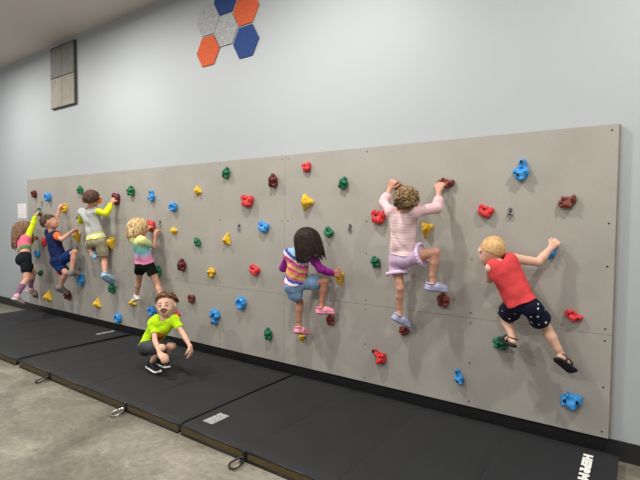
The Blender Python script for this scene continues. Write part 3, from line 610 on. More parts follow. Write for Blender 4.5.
class Kid:
    def __init__(s, key, f, u, h=.0034, curl=(.7, .9, .6), thumb=.5, palmL=None, palmR=None, limb=1, armf=1, trunk=1):
        s.limb = limb; s.armf = armf; s.tk = trunk
        J = KIDS[key]; s.J = {k: np.array(v, float) for k, v in J.items() if k != 's'}; s.s = J['s']; s.h = h; j = s.J
        s.up = nrm(j['neck']-j['pel']); s.side = orth(j['shR']-j['shL'], s.up); s.fwd = np.cross(s.up, s.side)
        s.hs = nrm(j['hipR']-j['hipL']); s.hf = nrm(s.fwd)
        s.f = nrm(f); s.u = orth(np.array(u, float), s.f); s.l = np.cross(s.f, s.u)   # head: forward, up, to its right
        s.c = j['head']; s.H = (.5*(1+s.s) if s.s > 1 else s.s**.5)*.95
        s.curl = curl; s.palm = {'L': palmL, 'R': palmR}
        P = np.array(list(j.values())); s.lo = P.min(0)-.17*s.s; s.hi = P.max(0)+.17*s.s
        s.o = np.array([j['pel'][0], j['pel'][1], P[:, 2].min()-.02])
    def field(s, lo=None, hi=None, h=None):
        return Field(s.lo if lo is None else lo, s.hi if hi is None else hi, h or s.h)
    def box(s, names, m):
        P = np.array([s.J[n] for n in names]); return P.min(0)-m, P.max(0)+m
    # ---- anatomy, e = inflation
    def torso(s, F, e=0, k=.02, low=True, lab=0, sh=1, bot=0):
        j, q = s.J, s.s; n, p, up, sd, fw = j['neck'], j['pel'], s.up, s.side, s.fwd
        for g in (-1, 1):
            F.cone(n-up*.060*q+sd*g*.037*q, p+up*.085*q+(sd+s.hs)*.5*g*.028*q, .047*q+e, .045*q+e, k, lab)
            F.cone(p+up*.09*q+(sd+s.hs)*.5*g*.028*q, p+s.hs*g*.036*q-up*(.01+bot)*q, .045*q+e, .053*q+e, k, lab)
            if sh:
                S = j['shR'] if g > 0 else j['shL']; S = n-up*.02*q+(S-n+up*.02*q)*sh
                F.cone(n-up*.022*q, S, .025*q+e, .028*q+e, k, lab); F.cone(n-up*.055*q+sd*g*.042*q, S, .038*q+e, .029*q+e, k, lab)
            if low:
                F.ell(p+s.hs*g*.036*q-fw*.020*q-up*.02*q, (up, sd, fw), (.054*q+e, .048*q+e, .048*q+e), k, lab)
    def arm(s, F, g, e=0, t0=0, t1=2, k=.008, lab=0, cap=False):
        """t: 0 shoulder, 1 elbow, 2 wrist"""
        j, q = s.J, s.s; a, b, c = j['sh'+g], j['el'+g], j['wr'+g]
        R = lambda t: np.interp(t, [0, 1, 1.35, 2], [.029, .0235, .0235, .0165])*q*s.armf+e
        P = lambda t: a+(b-a)*t if t <= 1 else b+(c-b)*(t-1)
        ts = [t for t in (0, 1, 1.35, 2) if t0 < t < t1]; ts = [t0]+ts+[t1]
        for i in range(len(ts)-1): F.cone(P(ts[i]), P(ts[i+1]), R(ts[i]), R(ts[i+1]), k, lab, cap=cap and i == len(ts)-2)
    def leg(s, F, g, e=0, t0=0, t1=2, k=.010, lab=0, cap=False, ee=None):
        j, q = s.J, s.s; a, b, c = j['hip'+g], j['kn'+g], j['an'+g]
        back = nrm((a+c)/2-b+1e-4)*.010*q
        R = lambda t: np.interp(t, [0, .5, 1, 1.3, 1.7, 2], [.051, .044, .033, .0345, .025, .0195])*q*s.limb+(e if ee is None else np.interp(t, [t0, t1], [e, ee]))
        P = lambda t: (a+(b-a)*t if t <= 1 else b+(c-b)*(t-1))+(back*math.sin((t-1)*math.pi) if t > 1 else 0)
        ts = [t for t in (0, .5, 1, 1.3, 1.7, 2) if t0 < t < t1]; ts = [t0]+ts+[t1]
        for i in range(len(ts)-1): F.cone(P(ts[i]), P(ts[i+1]), R(ts[i]), R(ts[i+1]), k, lab, cap=cap and i == len(ts)-2)
    def ff(s, g):
        j, q = s.J, s.s; an, to, kn = j['an'+g], j['to'+g], j['kn'+g]; ush = nrm(kn-an)
        f = nrm((to-an)+ush*.045*q); n = orth(ush, f); return an, f, n, np.cross(f, n)
    def foot(s, F, g, e=0, lab=0):
        q = s.s; an, f, n, l = s.ff(g)
        F.cone(s.J['kn'+g]*.1+an*.9, an-n*.012*q, .0195*q+e, .019*q+e, .01, lab)
        F.cone(an, an-n*.020*q-f*.016*q, .022*q+e, .023*q+e, .012, lab)
        for d in (-1, 1): F.cone(an-n*.012*q+l*d*.004*q, an-n*.027*q+f*.072*q+l*d*.013*q, .021*q+e, .0145*q+e, .012, lab)
        for i in range(5):
            d = (i-2)*.0095*q*(1 if g == 'R' else -1)
            F.cone(an-n*.031*q+f*.080*q+l*d, an-n*.033*q+f*(.104-.005*i)*q+l*d*1.1, .0075*q+e, (.0078-.0006*i)*q+e, .004, lab)
    def hand(s, F, g, lab=0):
        q = s.s*1.04; wr, ha = s.J['wr'+g], s.J['ha'+g]; d = nrm(ha-wr)
        n = s.palm[g]; n = orth(V(0, 1, 0) if n is None else np.array(n, float), d); l = np.cross(d, n)*(1 if g == 'R' else -1)
        for i in range(4): F.cone(wr+l*(.010-.0065*i)*q, wr+d*.044*q+l*(.0185-.0125*i)*q, .0125*q, .0098*q, .008, lab)
        c1, c2, c3 = s.curl
        for i in range(4):
            b = wr+d*.046*q+l*(.0195-.0130*i)*q; L = (.043, .048, .045, .036)[i]*q; sp = (.10-.07*i)
            a = c1+.05*i; p0 = b; r = .0066*q
            dd = d*math.cos(a)+n*math.sin(a)+l*sp; dd = nrm(dd); p1 = p0+dd*L*.42; F.cone(p0, p1, r*1.08, r, .003, lab)
            a += c2; dd = nrm(d*math.cos(a)+n*math.sin(a)+l*sp*.6); p2 = p1+dd*L*.32; F.cone(p1, p2, r, r*.93, .003, lab)
            a += c3; dd = nrm(d*math.cos(a)+n*math.sin(a)+l*sp*.3); p3 = p2+dd*L*.26; F.cone(p2, p3, r*.93, r*.82, .003, lab)
        b = wr+d*.012*q+l*.014*q; t1 = nrm(d*.62+l*.75+n*.25); p1 = b+t1*.024*q; F.cone(b, p1, .0105*q, .0085*q, .006, lab)
        t2 = nrm(d*.85+l*.35+n*.5); p2 = p1+t2*.018*q; F.cone(p1, p2, .0082*q, .0072*q, .003, lab)
        t3 = nrm(d*.8-l*.1+n*.7); F.cone(p2, p2+t3*.014*q, .0072*q, .0062*q, .003, lab)
    def head(s, F, smile=False):
        c, f, u, l, H = s.c, s.f, s.u, s.l, s.H; ax = (l, f, u)
        F.cone(s.J['neck']-s.up*.01, c-u*.035*H-f*.012*H, .029*s.s, .032*H, .014)
        F.ell(c+u*.012*H-f*.008*H, ax, (.072*H, .088*H, .080*H), .01)
        F.ell(c+f*.026*H-u*.036*H, ax, (.057*H, .056*H, .054*H), .02)
        F.ell(c+f*.050*H-u*.068*H, ax, (.026*H, .022*H, .018*H), .02)            # chin
        for g in (-1, 1):
            F.ell(c+f*.052*H-u*.036*H+l*g*.030*H, ax, (.022*H, .020*H, .020*H), .014)        # cheek
            F.ell(c+f*.088*H-u*.004*H+l*g*.028*H, ax, (.015*H, .013*H, .009*H), .008, sub=True, lab=None)   # socket
            F.cone(c+f*.0755*H+u*.0035*H+l*g*.016*H, c+f*.073*H+u*.0035*H+l*g*.038*H, .0042*H, .0038*H, .003)   # lids
            F.cone(c+f*.0755*H-u*.0125*H+l*g*.017*H, c+f*.073*H-u*.0125*H+l*g*.037*H, .0040*H, .0036*H, .003)
            e = c+l*g*.074*H-f*.006*H-u*.010*H
            F.ell(e, (nrm(l*g-f*.5), nrm(f+l*g*.5), u), (.008*H, .019*H, .026*H), .005)
            F.ell(e+l*g*.008*H+f*.004*H, (nrm(l*g-f*.5), nrm(f+l*g*.5), u), (.006*H, .010*H, .016*H), .003, sub=True, lab=None)
        F.cone(c+f*.080*H+u*.004*H, c+f*.093*H-u*.022*H, .007*H, .010*H, .010)
        for g in (-1, 1): F.ell(c+f*.086*H-u*.026*H+l*g*.009*H, ax, (.007*H, .008*H, .006*H), .005)
        m = c+f*.082*H-u*.050*H
        if smile:
            for g in (-1, 1): F.cone(m, m+l*g*.026*H+u*.012*H-f*.008*H, .0150*H, .005*H, .004, lab=1)
            for g in (-1, 1): F.cone(m+f*.006*H, m+l*g*.023*H+u*.011*H-f*.001*H, .0125*H, .0035*H, .002, lab=2, sub=True)
        else:
            F.cone(m-l*.014*H, m+l*.014*H, .0055*H, .0055*H, .003, lab=1)
    def body(s, skin, label, lips=None, smile=False, eye=(70, 50, 36)):
        F = s.field(); s.torso(F); 
        for g in 'LR': s.arm(F, g); s.hand(F, g); s.leg(F, g); s.foot(F, g)
        s.head(F, smile)
        lips = lips or mat('lips', (204, 134, 118), .5)
        o = field_obj(F, 'person', [skin, lips, mat('mouth_inside', (96, 26, 28), .5)], s.o); tag(o, label, 'person', 'children at the climbing wall'); s.obj = o
        c, f, u, l, H = s.c-s.o, s.f, s.u, s.l, s.H
        for g in (-1, 1):
            q = MB(); p = Vector(c+f*.0700*H-u*.004*H+l*g*.027*H)
            def sphere(cc, ax, r, mi, hemi=math.pi):
                ax = Vector(ax).normalized(); t = ax.orthogonal().normalized(); b = ax.cross(t); vs = [cc+ax*r]; fs = []; R_, S_ = 8, 14
                for i in range(1, R_+1):
                    th = hemi*i/R_
                    vs += [cc+ax*r*math.cos(th)+(t*math.cos(2*math.pi*k/S_)+b*math.sin(2*math.pi*k/S_))*r*math.sin(th) for k in range(S_)]
                fs += [(0, 1+k, 1+(k+1) % S_) for k in range(S_)]
                for i in range(R_-1):
                    fs += [(1+i*S_+k, 1+(i+1)*S_+k, 1+(i+1)*S_+(k+1) % S_, 1+i*S_+(k+1) % S_) for k in range(S_)]
                q.add(vs, fs, mi)
            sphere(p, f, .0105*H, 0); sphere(p+Vector(f)*.0006, f, .0105*H, 1, .80); sphere(p+Vector(f)*.0012, f, .0105*H, 2, .40)
            q.build('eye', [mat('eye_white', (232, 228, 222), .3), mat('iris_%d' % eye[0], eye, .3), mat('pupil', (12, 10, 10), .2)], o, smooth=True)
            q = MB(); q.tube([Vector(c+f*(.083-.004*abs(t))*H+u*(.016+.003*math.cos(t))*H+l*g*(.028+.013*t)*H) for t in (-1, -.5, 0, .5, 1)], [.0015*H, .0028*H, .003*H, .0026*H, .0012*H], 6)
            q.build('eyebrow', s.hairmat, o, smooth=True)
        if smile:
            q = MB(); q.tube([Vector(c+f*(.0755-.006*t*t)*H-u*(.0455-.009*t*t)*H+l*t*.016*H) for t in (-1, -.5, 0, .5, 1)], .0036*H, 8); q.build('teeth', mat('teeth', (240, 236, 228), .3), o, smooth=True)
        return o
    # ---- attributes along the trunk
    def attrs(s):
        up, n, p = s.up, s.J['neck'], s.J['pel']; L = np.linalg.norm(n-p)
        return {'trunk': lambda P: (P-p)@up/L, 'side': lambda P: (P-p)@s.side/s.s}
    def shirt(s, m, hem=-.12, e=.010, slv=.55, neck=.052, flare=.006, name='shirt', sides='LR', seed=1, mats=None, arm_e=.009, slab=0, lowneck=0, emblem=0):
        j, q = s.J, s.s; F = s.field(); s.torso(F, e, .02, low=hem < .15, sh=.62 if lowneck else 1)
        if slv == 0: pass
        F.plane(j['pel']+s.up*hem*-1*0+s.up*(hem*np.linalg.norm(j['neck']-j['pel'])), -s.up)
        for g in sides:
            if slv > 0: s.arm(F, g, arm_e, 0, slv, .014, slab, cap=True)
        F.wrinkle(.0035, 42, seed)
        # neck opening
        F.cone(j['neck']-s.up*.0*q-s.fwd*.0, j['neck']+s.up*.08*q+(s.c-j['neck'])*.2, neck*.72*q, neck*q, .004, None, sub=True)
        if emblem:
            X, Y, Z = np.meshgrid(*F.ax, indexing='ij', sparse=True); L = np.linalg.norm(j['neck']-j['pel'])
            dot = lambda v: (X-j['pel'][0])*v[0]+(Y-j['pel'][1])*v[1]+(Z-j['pel'][2])*v[2]
            tt, sd, fd = dot(s.up)/L, dot(s.side)/q, dot(s.fwd)
            body_ = (((sd+.034)/.046)**2+((tt-.50)/.20)**2 < 1) & (fd > .02)
            dark = body_ & ((np.abs(tt-.44+.6*sd) < .022) | (np.abs(sd+.034+.9*(tt-.42)*.25) < .006) | (np.abs(tt-.30) < .02) | (((sd+.024)/.016)**2+((tt-.52)/.05)**2 < 1))
            F.L = np.where(body_, 1, F.L); F.L = np.where(dark, 2, F.L).astype(np.int8)
        return field_obj(F, name, mats or m, s.o, s.obj, s.attrs())
    def shorts(s, m, top=.16, leg=.55, e=.010, flare=.022, seed=2, name='shorts', mats=None, split=None, ruffle=0):
        j, q = s.J, s.s; lo, hi = s.box(['hipL', 'hipR', 'knL', 'knR', 'pel'], .15*q); F = s.field(lo, hi)
        s.torso(F, e, .02, sh=False); L = np.linalg.norm(j['neck']-j['pel'])
        F.plane(j['pel']+s.up*top*L, s.up)
        for g in 'LR':
            s.leg(F, g, e+.002, 0, leg, .014, 0, cap=True, ee=flare)
            if ruffle:
                a, b = j['hip'+g], j['kn'+g]; d = nrm(b-a); t = orth(V(.3, 1, .2), d); w_ = np.cross(d, t); c0 = a+(b-a)*leg; r = .053*q+flare
                for k in range(44):
                    an = k*2*math.pi/44; F.ell(c0+(t*math.cos(an)+w_*math.sin(an))*(r+.003*(k%2)), (d, t, w_), (.014*q, .0065*q, .0065*q), .006, 1)
        F.wrinkle(.0028, 50, seed)
        return field_obj(F, name, mats or m, s.o, s.obj, s.attrs())
    def mid(s, g, r): an, f, n, l = s.ff(g); return an+f*.03-r, an+f*.03+r
    def clog(s, g, m, m2):
        q = s.s; an, f, n, l = s.ff(g); F = Field(*s.mid(g, .15*q), .0028)
        for d in (-1, 1):
            F.cone(an-n*.020*q+f*.030*q+l*d*.008*q, an-n*.026*q+f*.088*q+l*d*.012*q, .031*q, .023*q, .012)
        F.cone(an-n*.024*q-f*.018*q, an-n*.024*q+f*.03*q, .030*q, .032*q, .012)
        for d in (-1, 1): F.cone(an-n*.040*q-f*.020*q+l*d*.004*q, an-n*.040*q+f*.092*q+l*d*.014*q, .029*q, .030*q, .004, 1, fn=n, fs=.42)
        F.cone(an+n*.012*q-f*.012*q, an+n*.09*q-f*.02*q, .026*q, .05*q, .006, None, sub=True)
        F.cone(an-f*.02*q+n*.005*q, an-f*.004*q+n*.01*q, .027*q, .027*q, .006, None, sub=True)
        for a, b in ((.055, -1), (.055, 1), (.075, 0), (.085, -1), (.085, 1), (.067, 0), (.05, 0), (.07, -1.7), (.07, 1.7)):
            p = an+f*a*q+l*b*.011*q; F.cone(p-n*.008*q, p+n*.03*q, .0030*q, .0030*q, .001, None, sub=True)
        sh = field_obj(F, 'clog', [m, m2], s.o, s.obj)
        pts = []
        for k in range(13):
            t = -math.pi/2+math.pi*k/12; pts.append(Vector(an-s.o-f*(.006+.036*math.cos(t))*q+l*math.sin(t)*.033*q+n*(.004-.004*math.cos(t))*q))
        b = MB(); b.tube(pts, .0052*q, 8); b.build('heel_strap', m, sh, smooth=True); return sh
    def sneaker(s, g, m, msole, sole_h=.010):
        q = s.s; an, f, n, l = s.ff(g); F = Field(*s.mid(g, .15*q), .0028)
        F.cone(an+n*.006*q, an-n*.022*q-f*.012*q, .028*q, .029*q, .012)
        for d in (-1, 1): F.cone(an-n*.008*q+l*d*.004*q, an-n*.028*q+f*.085*q+l*d*.012*q, .027*q, .019*q, .014)
        F.plane(an-n*.038*q, -n); sh = field_obj(F, 'shoe', m, s.o, s.obj)
        F = Field(*s.mid(g, .15*q), .0028)
        for d in (-1, 1): F.cone(an-n*.040*q-f*.020*q+l*d*.004*q, an-n*.040*q+f*.092*q+l*d*.012*q, .029*q, .028*q, .004, 0, fn=n, fs=.36)
        field_obj(F, 'sole', msole, s.o, sh); return sh
    def sandal(s, g, m, msole):
        q = s.s; an, f, n, l = s.ff(g); F = Field(*s.mid(g, .15*q), .0028)
        for d in (-1, 1): F.cone(an-n*.046*q-f*.022*q+l*d*.006*q, an-n*.046*q+f*.092*q+l*d*.014*q, .029*q, .029*q, .004, 0, fn=n, fs=.5)
        sh = field_obj(F, 'sandal', msole, s.o, s.obj); o = s.o
        def band(c, ax1, ax2, r1, r2, a0, a1):
            return [Vector(c-o+ax1*r1*math.cos(a0+(a1-a0)*k/14)+ax2*r2*math.sin(a0+(a1-a0)*k/14)) for k in range(15)]
        b = MB()
        b.tube(band(an-n*.036*q+f*.062*q, l, n, .033*q, .036*q, -.15, math.pi+.15), .0072*q, 8)
        b.tube(band(an-n*.030*q+f*.034*q, nrm(l+f*.7), n, .036*q, .040*q, -.1, math.pi+.1), .0052*q, 8)
        b.tube(band(an-n*.030*q+f*.034*q, nrm(l-f*.7), n, .036*q, .040*q, -.1, math.pi+.1), .0066*q, 8)
        b.tube(band(an+n*.0*q-f*.002*q, l, f, .030*q, .030*q, 0, 2*math.pi*.999), .0048*q, 8)
        b.build('strap', m, sh, smooth=True); return sh
    def sock(s, g, m, t0=1.45, name='sock'):
        q = s.s; lo, hi = s.box(['kn'+g, 'an'+g, 'to'+g], .06*q); F = s.field(lo, hi); s.leg(F, g, .003, t0, 2); s.foot(F, g, .0025)
        a, b, c = s.J['hip'+g], s.J['kn'+g], s.J['an'+g]; F.plane(b+(c-b)*(t0-1)-0*b, nrm(b-c)); return field_obj(F, name, m, s.o, s.obj)
    # ---- hair
    def hairfield(s, down=.16):
        r = .15; return s.field(s.c-r-V(0, 0, down)*0, s.c+r) if not down else s.field(s.c-V(r, r, r+down), s.c+r)
    def cap(s, F, t=.010, k=.006, slope=.72, off=.0, lab=0):
        c, f, u, l, H = s.c, s.f, s.u, s.l, s.H
        G = Field(s.c-.15, s.c+.15, s.h); G.ell(c+u*.014*H-f*.010*H, (l, f, u), (.072*H+t, .088*H+t, .080*H+t), .01, 0)
        G.plane(c+u*off*H, -(u-f*slope)); G2 = G
        # paste into F on a shared lattice
        X = [np.clip(np.round((G.lo[i]-F.lo[i])/F.h).astype(int), 0, None) for i in range(3)]
        sl, A, B, Cc = F._sl(s.c-.145, s.c+.145)
        x, y, z = A-c[0], B-c[1], Cc-c[2]
        cc = c+u*.014*H-f*.010*H; k0 = 0; k1 = 0
        for a, r in zip((l, f, u), (.072*H+t, .088*H+t, .080*H+t)):
            qv = ((A-cc[0])*a[0]+(B-cc[1])*a[1]+(Cc-cc[2])*a[2])/r; k0 = k0+qv*qv; k1 = k1+(qv/r)**2
        k0 = np.sqrt(k0); d = k0*(k0-1)/(np.sqrt(k1)+1e-9)
        nn = nrm(u-f*slope); p = c+u*off*H; d = np.maximum(d, -((A-p[0])*nn[0]+(B-p[1])*nn[1]+(Cc-p[2])*nn[2]))
        F._mix(sl, d, k, lab, False)
    def scalp(s, rnd, slope=.72, off=0, t=.006):
        """a random point on the hair-bearing scalp and its outward normal"""
        c, f, u, l, H = s.c, s.f, s.u, s.l, s.H
        while True:
            v = nrm(rnd.normal(size=3)); d = l*v[0]+f*v[1]+u*v[2]
            if np.dot(d, u)-slope*np.dot(d, f) > off/.08:
                return c+u*.014*H-f*.010*H+l*v[0]*(.072*H+t)+f*v[1]*(.088*H+t)+u*v[2]*(.080*H+t), d
    def locks(s, F, n, length, r0=.009, r1=.003, seed=0, slope=.72, off=0, grav=1.0, wave=.0, step=.018, k=.004, keep=.086, flow=None, labs=1, body=True):
        rnd = np.random.RandomState(seed); c, H = s.c, s.H; cc = c+s.u*.014*H-s.f*.010*H; g = V(0, 0, -1) if flow is None else nrm(flow)
        for i in range(n):
            p, d = s.scalp(rnd, slope, off); m = int(length*(.8+.4*rnd.rand())/step); ph = rnd.rand()*6.28; part = p.copy(); lab = rnd.randint(labs)
            vel = d*.3; out = nrm(np.cross(d, g)+1e-6)
            for t in range(m):
                rr = p-cc; q = V(np.dot(rr, s.l)/(.072*H+.012), np.dot(rr, s.f)/(.088*H+.012), np.dot(rr, s.u)/(.080*H+.012)); R_ = np.linalg.norm(q)
                nn = nrm(s.l*q[0]+s.f*q[1]+s.u*q[2])
                dd = g*grav*.6+nn*(.15 if R_ > 1 else .6)*(1-t/m)*.6+vel*.35+out*wave*math.sin(t*1.1+ph)
                if R_ < 1.06 and np.dot(dd, nn) < 0: dd = dd-nn*np.dot(dd, nn)
                if body and R_ > 1.0:      # slide over the shoulders and back
                    for S, rad in ((s.J['neck']-s.up*.06*s.s, .085*s.s), (s.J['shL'], .05*s.s), (s.J['shR'], .05*s.s), (s.J['neck']-s.up*.14*s.s, .085*s.s)):
                        w_ = p-S; L_ = np.linalg.norm(w_)
                        if L_ < rad and np.dot(dd, w_) < 0: dd = dd-nrm(w_)*np.dot(dd, nrm(w_))*1.1
                dd = nrm(dd); p2 = p+dd*step; a = t/m; b = (t+1)/m
                F.cone(p, p2, r0+(r1-r0)*a**1.5, r0+(r1-r0)*b**1.5, k, lab); vel = dd; p = p2
    def curls(s, F, n, r=.012, seed=0, slope=.72, off=0, t=.012, k=.004, labs=1):
        rnd = np.random.RandomState(seed)
        for i in range(n):
            p, d = s.scalp(rnd, slope, off, t*rnd.rand()); a = orth(rnd.normal(size=3), d); b = np.cross(d, a); rr = r*(.7+.6*rnd.rand()); lab = rnd.randint(labs); ph = rnd.rand()*6
            pts = [p+(a*math.cos(ph+x)+b*math.sin(ph+x))*rr+d*rr*.28*x*.5 for x in (0, 1.1, 2.2, 3.3, 4.4)]
            for x in range(4): F.cone(pts[x], pts[x+1], rr*.42, rr*.38, k, lab)
def skin(name, c): return mat(name, c, .55, noise=.05, nscale=18, sss=.12, spec=.35)
def hairm(name, c, c2): return mat(name, c, .6, col2=c2, nscale=40, bump=.6, bscale=90, spec=.3)
def cloth(name, c, **k): return mat(name, c, .9, noise=k.pop('noise', .06), nscale=24, bump=.3, bscale=40, spec=.2, **k)
fair = skin('fair_skin', (226, 180, 156)); warm = skin('warm_skin', (208, 156, 132)); tan = skin('tan_skin', (184, 126, 100))

# A: pink shirt, lilac shorts, lavender clogs
a = Kid('A', (.10, 1, -.05), (0, .1, 1), h=.0032, limb=.84, armf=.92, curl=(.75, .9, .6)); a.H *= .95; a.hairmat = hairm('ash_blond_curls', (96, 74, 48), (150, 122, 84))
a.body(warm, 'child in a pale pink long-sleeved shirt with curly hair, both hands raised')
F = a.hairfield(.05); a.cap(F, .006, off=-.02, slope=.5); a.curls(F, 300, .0115, 3, slope=.5, off=-.045, t=.011, labs=3)
field_obj(F, 'hair', [a.hairmat, hairm('dark_blond_curls', (76, 58, 38), (112, 88, 56)), hairm('light_blond_curls', (134, 108, 72), (172, 144, 102))], a.o, a.obj)
pk = ramp_mat('pink_ribbed_stripe', 'trunk', [(0, (232, 196, 198))]+sum([[(x/15, (240, 214, 214)), (x/15+.033, (228, 192, 196))] for x in range(1, 15)], []), wob=0)
a.shirt(pk, hem=.06, e=.014, slv=1.55, seed=4, arm_e=.011)
a.shorts(cloth('lilac_knit', (206, 178, 208)), top=.13, leg=.50, e=.007, flare=.024, seed=5, mats=[cloth('lilac_knit', (206, 178, 208)), cloth('lilac_ruffle', (222, 200, 224))], ruffle=1)
lav = mat('lavender_foam', (176, 178, 208), .6); lav2 = mat('lavender_foam_sole', (150, 152, 190), .6)
for g in 'LR': a.clog(g, lav, lav2)

# B: red tank top, navy dotted shorts, black sandals
b = Kid('B', (-.55, .80, -.25), (.28, .25, 1), h=.0032, armf=1.22, limb=1.05, curl=(.7, .9, .6)); b.H *= 1.07; b.hairmat = hairm('straw_blond_hair', (196, 150, 96), (226, 190, 138))
b.body(fair, 'toddler with short blond hair in a red tank top at the right')
F = b.hairfield(0); b.cap(F, .007, off=.004, slope=.55); F.wrinkle(.0007, 260, 8); field_obj(F, 'hair', b.hairmat, b.o, b.obj)
b.shirt(cloth('red_jersey', (216, 72, 74)), hem=.02, e=.022, slv=0, seed=6, neck=.06, lowneck=1, name='tank_top')
b.shorts(dots_mat('navy_dotted_cotton', (22, 24, 48), (232, 232, 226), 24, .17), top=.06, leg=.62, e=.011, flare=.020, seed=7)
blk = mat('black_strap', (24, 24, 30), .6); blk2 = mat('black_rubber_sole', (26, 26, 30), .7)
for g in 'LR': b.sandal(g, blk, blk2)

# C: rainbow top, denim shorts, pink clogs, long dark hair
c = Kid('C', (.60, .75, -.35), (.1, .2, 1), h=.0034, limb=.85, armf=.95, curl=(.7, .9, .6)); c.hairmat = hairm('dark_brown_hair', (24, 12, 8), (46, 27, 19))
c.body(tan, 'child in a rainbow striped top and denim shorts with long dark hair')
F = c.hairfield(.18); c.cap(F, .010, off=-.01); c.locks(F, 330, .175, .0066, .0035, 11, .7, -.01, 1.0, .08, .014, .004, flow=(.20, .12, -1)); field_obj(F, 'hair', c.hairmat, c.o, c.obj)
rb = [(235, 96, 150), (240, 226, 232), (60, 92, 176), (238, 128, 176), (250, 208, 92), (240, 150, 120), (226, 90, 160), (250, 214, 104), (240, 128, 178), (226, 86, 150), (244, 220, 230), (70, 84, 160), (150, 190, 220)]
st = [(i/len(rb), col) for i, col in enumerate(rb)]
rbm = ramp_mat('rainbow_stripe_cotton', 'trunk', st, wob=.10, wscale=30, side=.9); pur = cloth('purple_sleeve', (150, 42, 140))
c.shirt(None, hem=.02, e=.015, slv=1.98, seed=8, mats=[rbm, pur], slab=1)
c.shorts(cloth('washed_denim', (136, 170, 206), noise=.14), top=.10, leg=.54, e=.008, flare=.028, seed=9)
pkf = mat('pink_foam', (240, 158, 178), .6); pk2 = mat('pink_foam_sole', (226, 132, 158), .6)
for g in 'LR': c.clog(g, pkf, pk2)

# D: crouching boy in a neon t-shirt
d = Kid('D', (.62, -.78, .17), (-.1, 0, 1), h=.003, limb=.88, armf=.85, curl=(.35, .35, .3), palmL=(-.6, -.3, -.3), palmR=(.3, .2, -1)); d.H *= 1.07; d.hairmat = hairm('tousled_brown_hair', (88, 62, 44), (128, 94, 66))
d.body(fair, 'smiling boy in a neon yellow-green t-shirt crouching on the mat', smile=True)
F = d.hairfield(0); d.cap(F, .010, off=.036, slope=.42); d.locks(F, 220, .050, .006, .002, 12, .42, .034, .30, .35, .010, .003, body=False); field_obj(F, 'hair', d.hairmat, d.o, d.obj)
neon = cloth('neon_jersey', (196, 240, 30)); d.shirt(None, hem=-.02, e=.013, slv=.60, seed=10, arm_e=.012, mats=[neon, mat('orange_print', (244, 128, 54), .8), mat('dark_print', (60, 36, 26), .8)], emblem=1)
d.shorts(cloth('charcoal_shorts_cloth', (72, 72, 76)), top=.08, leg=.82, e=.012, flare=.024, seed=11)
shb = mat('black_mesh_shoe', (20, 20, 24), .7); shw = mat('white_foam_sole', (232, 232, 230), .5)
for g in 'LR': d.sneaker(g, shb, shw)

# E: blond child in tie-dye top and black shorts
e_ = Kid('E', (.55, .8, .0), (0, .1, 1), h=.004, limb=.9, armf=.92, curl=(.8, .9, .6)); e_.hairmat = hairm('golden_blond_hair', (168, 126, 74), (218, 184, 126))
e_.body(warm, 'blond child in a pastel tie-dye t-shirt and black shorts')
F = e_.hairfield(.10); e_.cap(F, .010, off=-.01); e_.locks(F, 220, .12, .0068, .003, 13, .66, .0, .9, .35, .014, .003, labs=2, body=False); field_obj(F, 'hair', [e_.hairmat, hairm('pale_blond_hair', (206, 172, 120), (236, 212, 164))], e_.o, e_.obj)
td = ramp_mat('pastel_tie_dye', 'trunk', [(0, (246, 150, 190)), (.34, (244, 158, 196)), (.46, (180, 176, 214)), (.60, (120, 196, 196)), (.78, (150, 214, 190)), (.92, (222, 226, 150))], interp='LINEAR', wob=.12, wscale=12, side=.4)
e_.shirt(td, hem=.05, e=.015, slv=.62, seed=14, arm_e=.014)
e_.shorts(cloth('black_shorts_cloth', (20, 20, 22)), top=.12, leg=.46, e=.007, flare=.018, seed=15)

for g in 'LR': e_.sneaker(g, mat('white_shoe', (232, 226, 216), .6), mat('cream_sole', (240, 232, 210), .5))

# F: grey shirt with yellow sleeves, tan shorts, light blue clogs, orange ear cups
f_ = Kid('F', (-.60, .75, .03), (0, 0, 1), h=.0042, limb=.88, armf=.9, curl=(.8, .9, .6)); f_.hairmat = hairm('short_brown_hair', (70, 46, 34), (104, 74, 54))
f_.body(warm, 'child in a pale grey shirt with yellow sleeves, wearing orange ear cups')
F = f_.hairfield(0); f_.cap(F, .010, off=-.005, slope=.6); f_.locks(F, 250, .03, .0035, .0015, 16, .62, .0, .5, .1, .01, .002, body=False); field_obj(F, 'hair', f_.hairmat, f_.o, f_.obj)
gy = ramp_mat('grey_shirt_yellow_hem', 'trunk', [(0, (226, 224, 120)), (.10, (236, 236, 230)), (.17, (226, 222, 90)), (.22, (190, 192, 190)), (1, (182, 184, 184))], wob=.02)
yl = cloth('yellow_sleeve', (222, 226, 40)); f_.shirt(None, hem=.0, e=.017, slv=1.93, seed=17, mats=[gy, yl], slab=1)
f_.shorts(cloth('khaki_cloth', (176, 168, 140)), top=.08, leg=.74, e=.008, flare=.024, seed=18)
bf = mat('light_blue_foam', (164, 198, 222), .6); bf2 = mat('light_blue_sole', (140, 180, 210), .6)
for g in 'LR': f_.clog(g, bf, bf2)
orc = mat('orange_ear_cup_plastic', (232, 116, 44), .5)
H = f_.H; hp = empty('ear_defenders', tuple(f_.c-f_.o)); hp.parent = f_.obj; hp['label'] = 'orange ear cups on a dark band'
for g in (-1, 1):
    F = Field(f_.c-.15, f_.c+.15, .003); p = f_.c+f_.l*g*.086*H-f_.u*.01*H
    F.ell(p, (f_.l, f_.f, f_.u), (.022*H, .030*H, .038*H), .004); F.cone(p-f_.l*g*.012*H-f_.u*.012, p-f_.l*g*.012*H+f_.u*.012, .026*H, .026*H, .006)
    field_obj(F, 'ear_cup', orc, f_.c, hp)
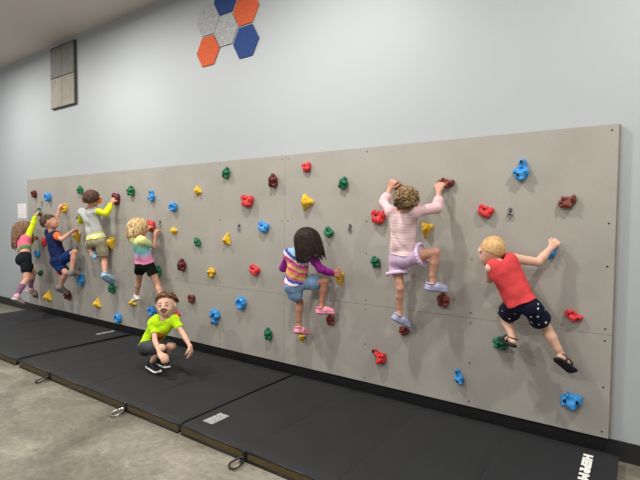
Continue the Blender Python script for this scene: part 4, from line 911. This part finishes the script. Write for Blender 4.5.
q = MB(); q.tube([Vector(f_.l*math.cos(t)*.094*H-f_.f*(.012+.088*math.sin(t))*H+f_.u*(-.02*math.sin(t)+.012)*H) for t in [math.pi*k/16 for k in range(17)]], .007, 8); q.build('headband', mat('dark_band', (34, 30, 32), .6), hp, smooth=True)

# G: boy in navy with orange sleeves
g_ = Kid('G', (.50, .78, .30), (-.35, 0, 1), h=.0042, limb=.88, armf=.9, curl=(.8, .9, .6)); g_.hairmat = hairm('cropped_brown_hair', (66, 46, 36), (98, 72, 54))
g_.body(warm, 'boy in a navy outfit with orange sleeves, looking up at his raised hand')
F = g_.hairfield(0); g_.cap(F, .007, off=.006, slope=.55); g_.locks(F, 200, .025, .003, .0015, 19, .6, .01, .4, .1, .01, .002, body=False); field_obj(F, 'hair', g_.hairmat, g_.o, g_.obj)
navy = cloth('navy_jersey', (26, 40, 84)); org = cloth('orange_sleeve', (240, 110, 50))
g_.shirt(None, hem=-.05, e=.017, slv=.60, seed=20, mats=[navy, org], slab=1, arm_e=.014)
g_.shorts(cloth('navy_shorts_cloth', (24, 50, 104)), top=.06, leg=.80, e=.008, flare=.026, seed=21)
gsh = mat('grey_shoe', (128, 122, 116), .7); gso = mat('dark_grey_sole', (84, 80, 76), .6)
for g in 'LR': g_.sneaker(g, gsh, gso)

# H: long-haired child at the far left
h_ = Kid('H', (.48, .85, .08), (0, 0, 1), h=.0042, limb=.88, armf=.9, curl=(.8, .9, .6)); h_.hairmat = hairm('light_brown_hair', (104, 76, 58), (150, 116, 90))
h_.body(warm, 'child with long light brown hair and yellow sleeves at the far left end')
F = h_.hairfield(.20); h_.cap(F, .012, off=-.01); h_.locks(F, 120, .25, .011, .005, 22, .66, .0, 1.0, .15, .02, .005); field_obj(F, 'hair', h_.hairmat, h_.o, h_.obj)
pg = ramp_mat('pink_green_top', 'trunk', [(0, (96, 128, 84)), (.44, (120, 150, 100)), (.50, (232, 112, 136)), (.9, (236, 130, 150)), (1, (214, 220, 60))], wob=.03)
h_.shirt(None, hem=.30, e=.010, slv=1.9, seed=23, mats=[pg, cloth('neon_yellow_sleeve', (212, 232, 36))], slab=1)
h_.shorts(cloth('black_gym_shorts', (22, 24, 30)), top=.16, leg=.55, e=.012, flare=.014, seed=24)
for g in 'LR':
    h_.sock(g, mat('purple_sock', (134, 92, 122), .9, noise=.3, nscale=30), 1.35); h_.sneaker(g, mat('pink_grey_shoe', (212, 170, 178), .6), mat('pink_white_sole', (232, 220, 218), .6))
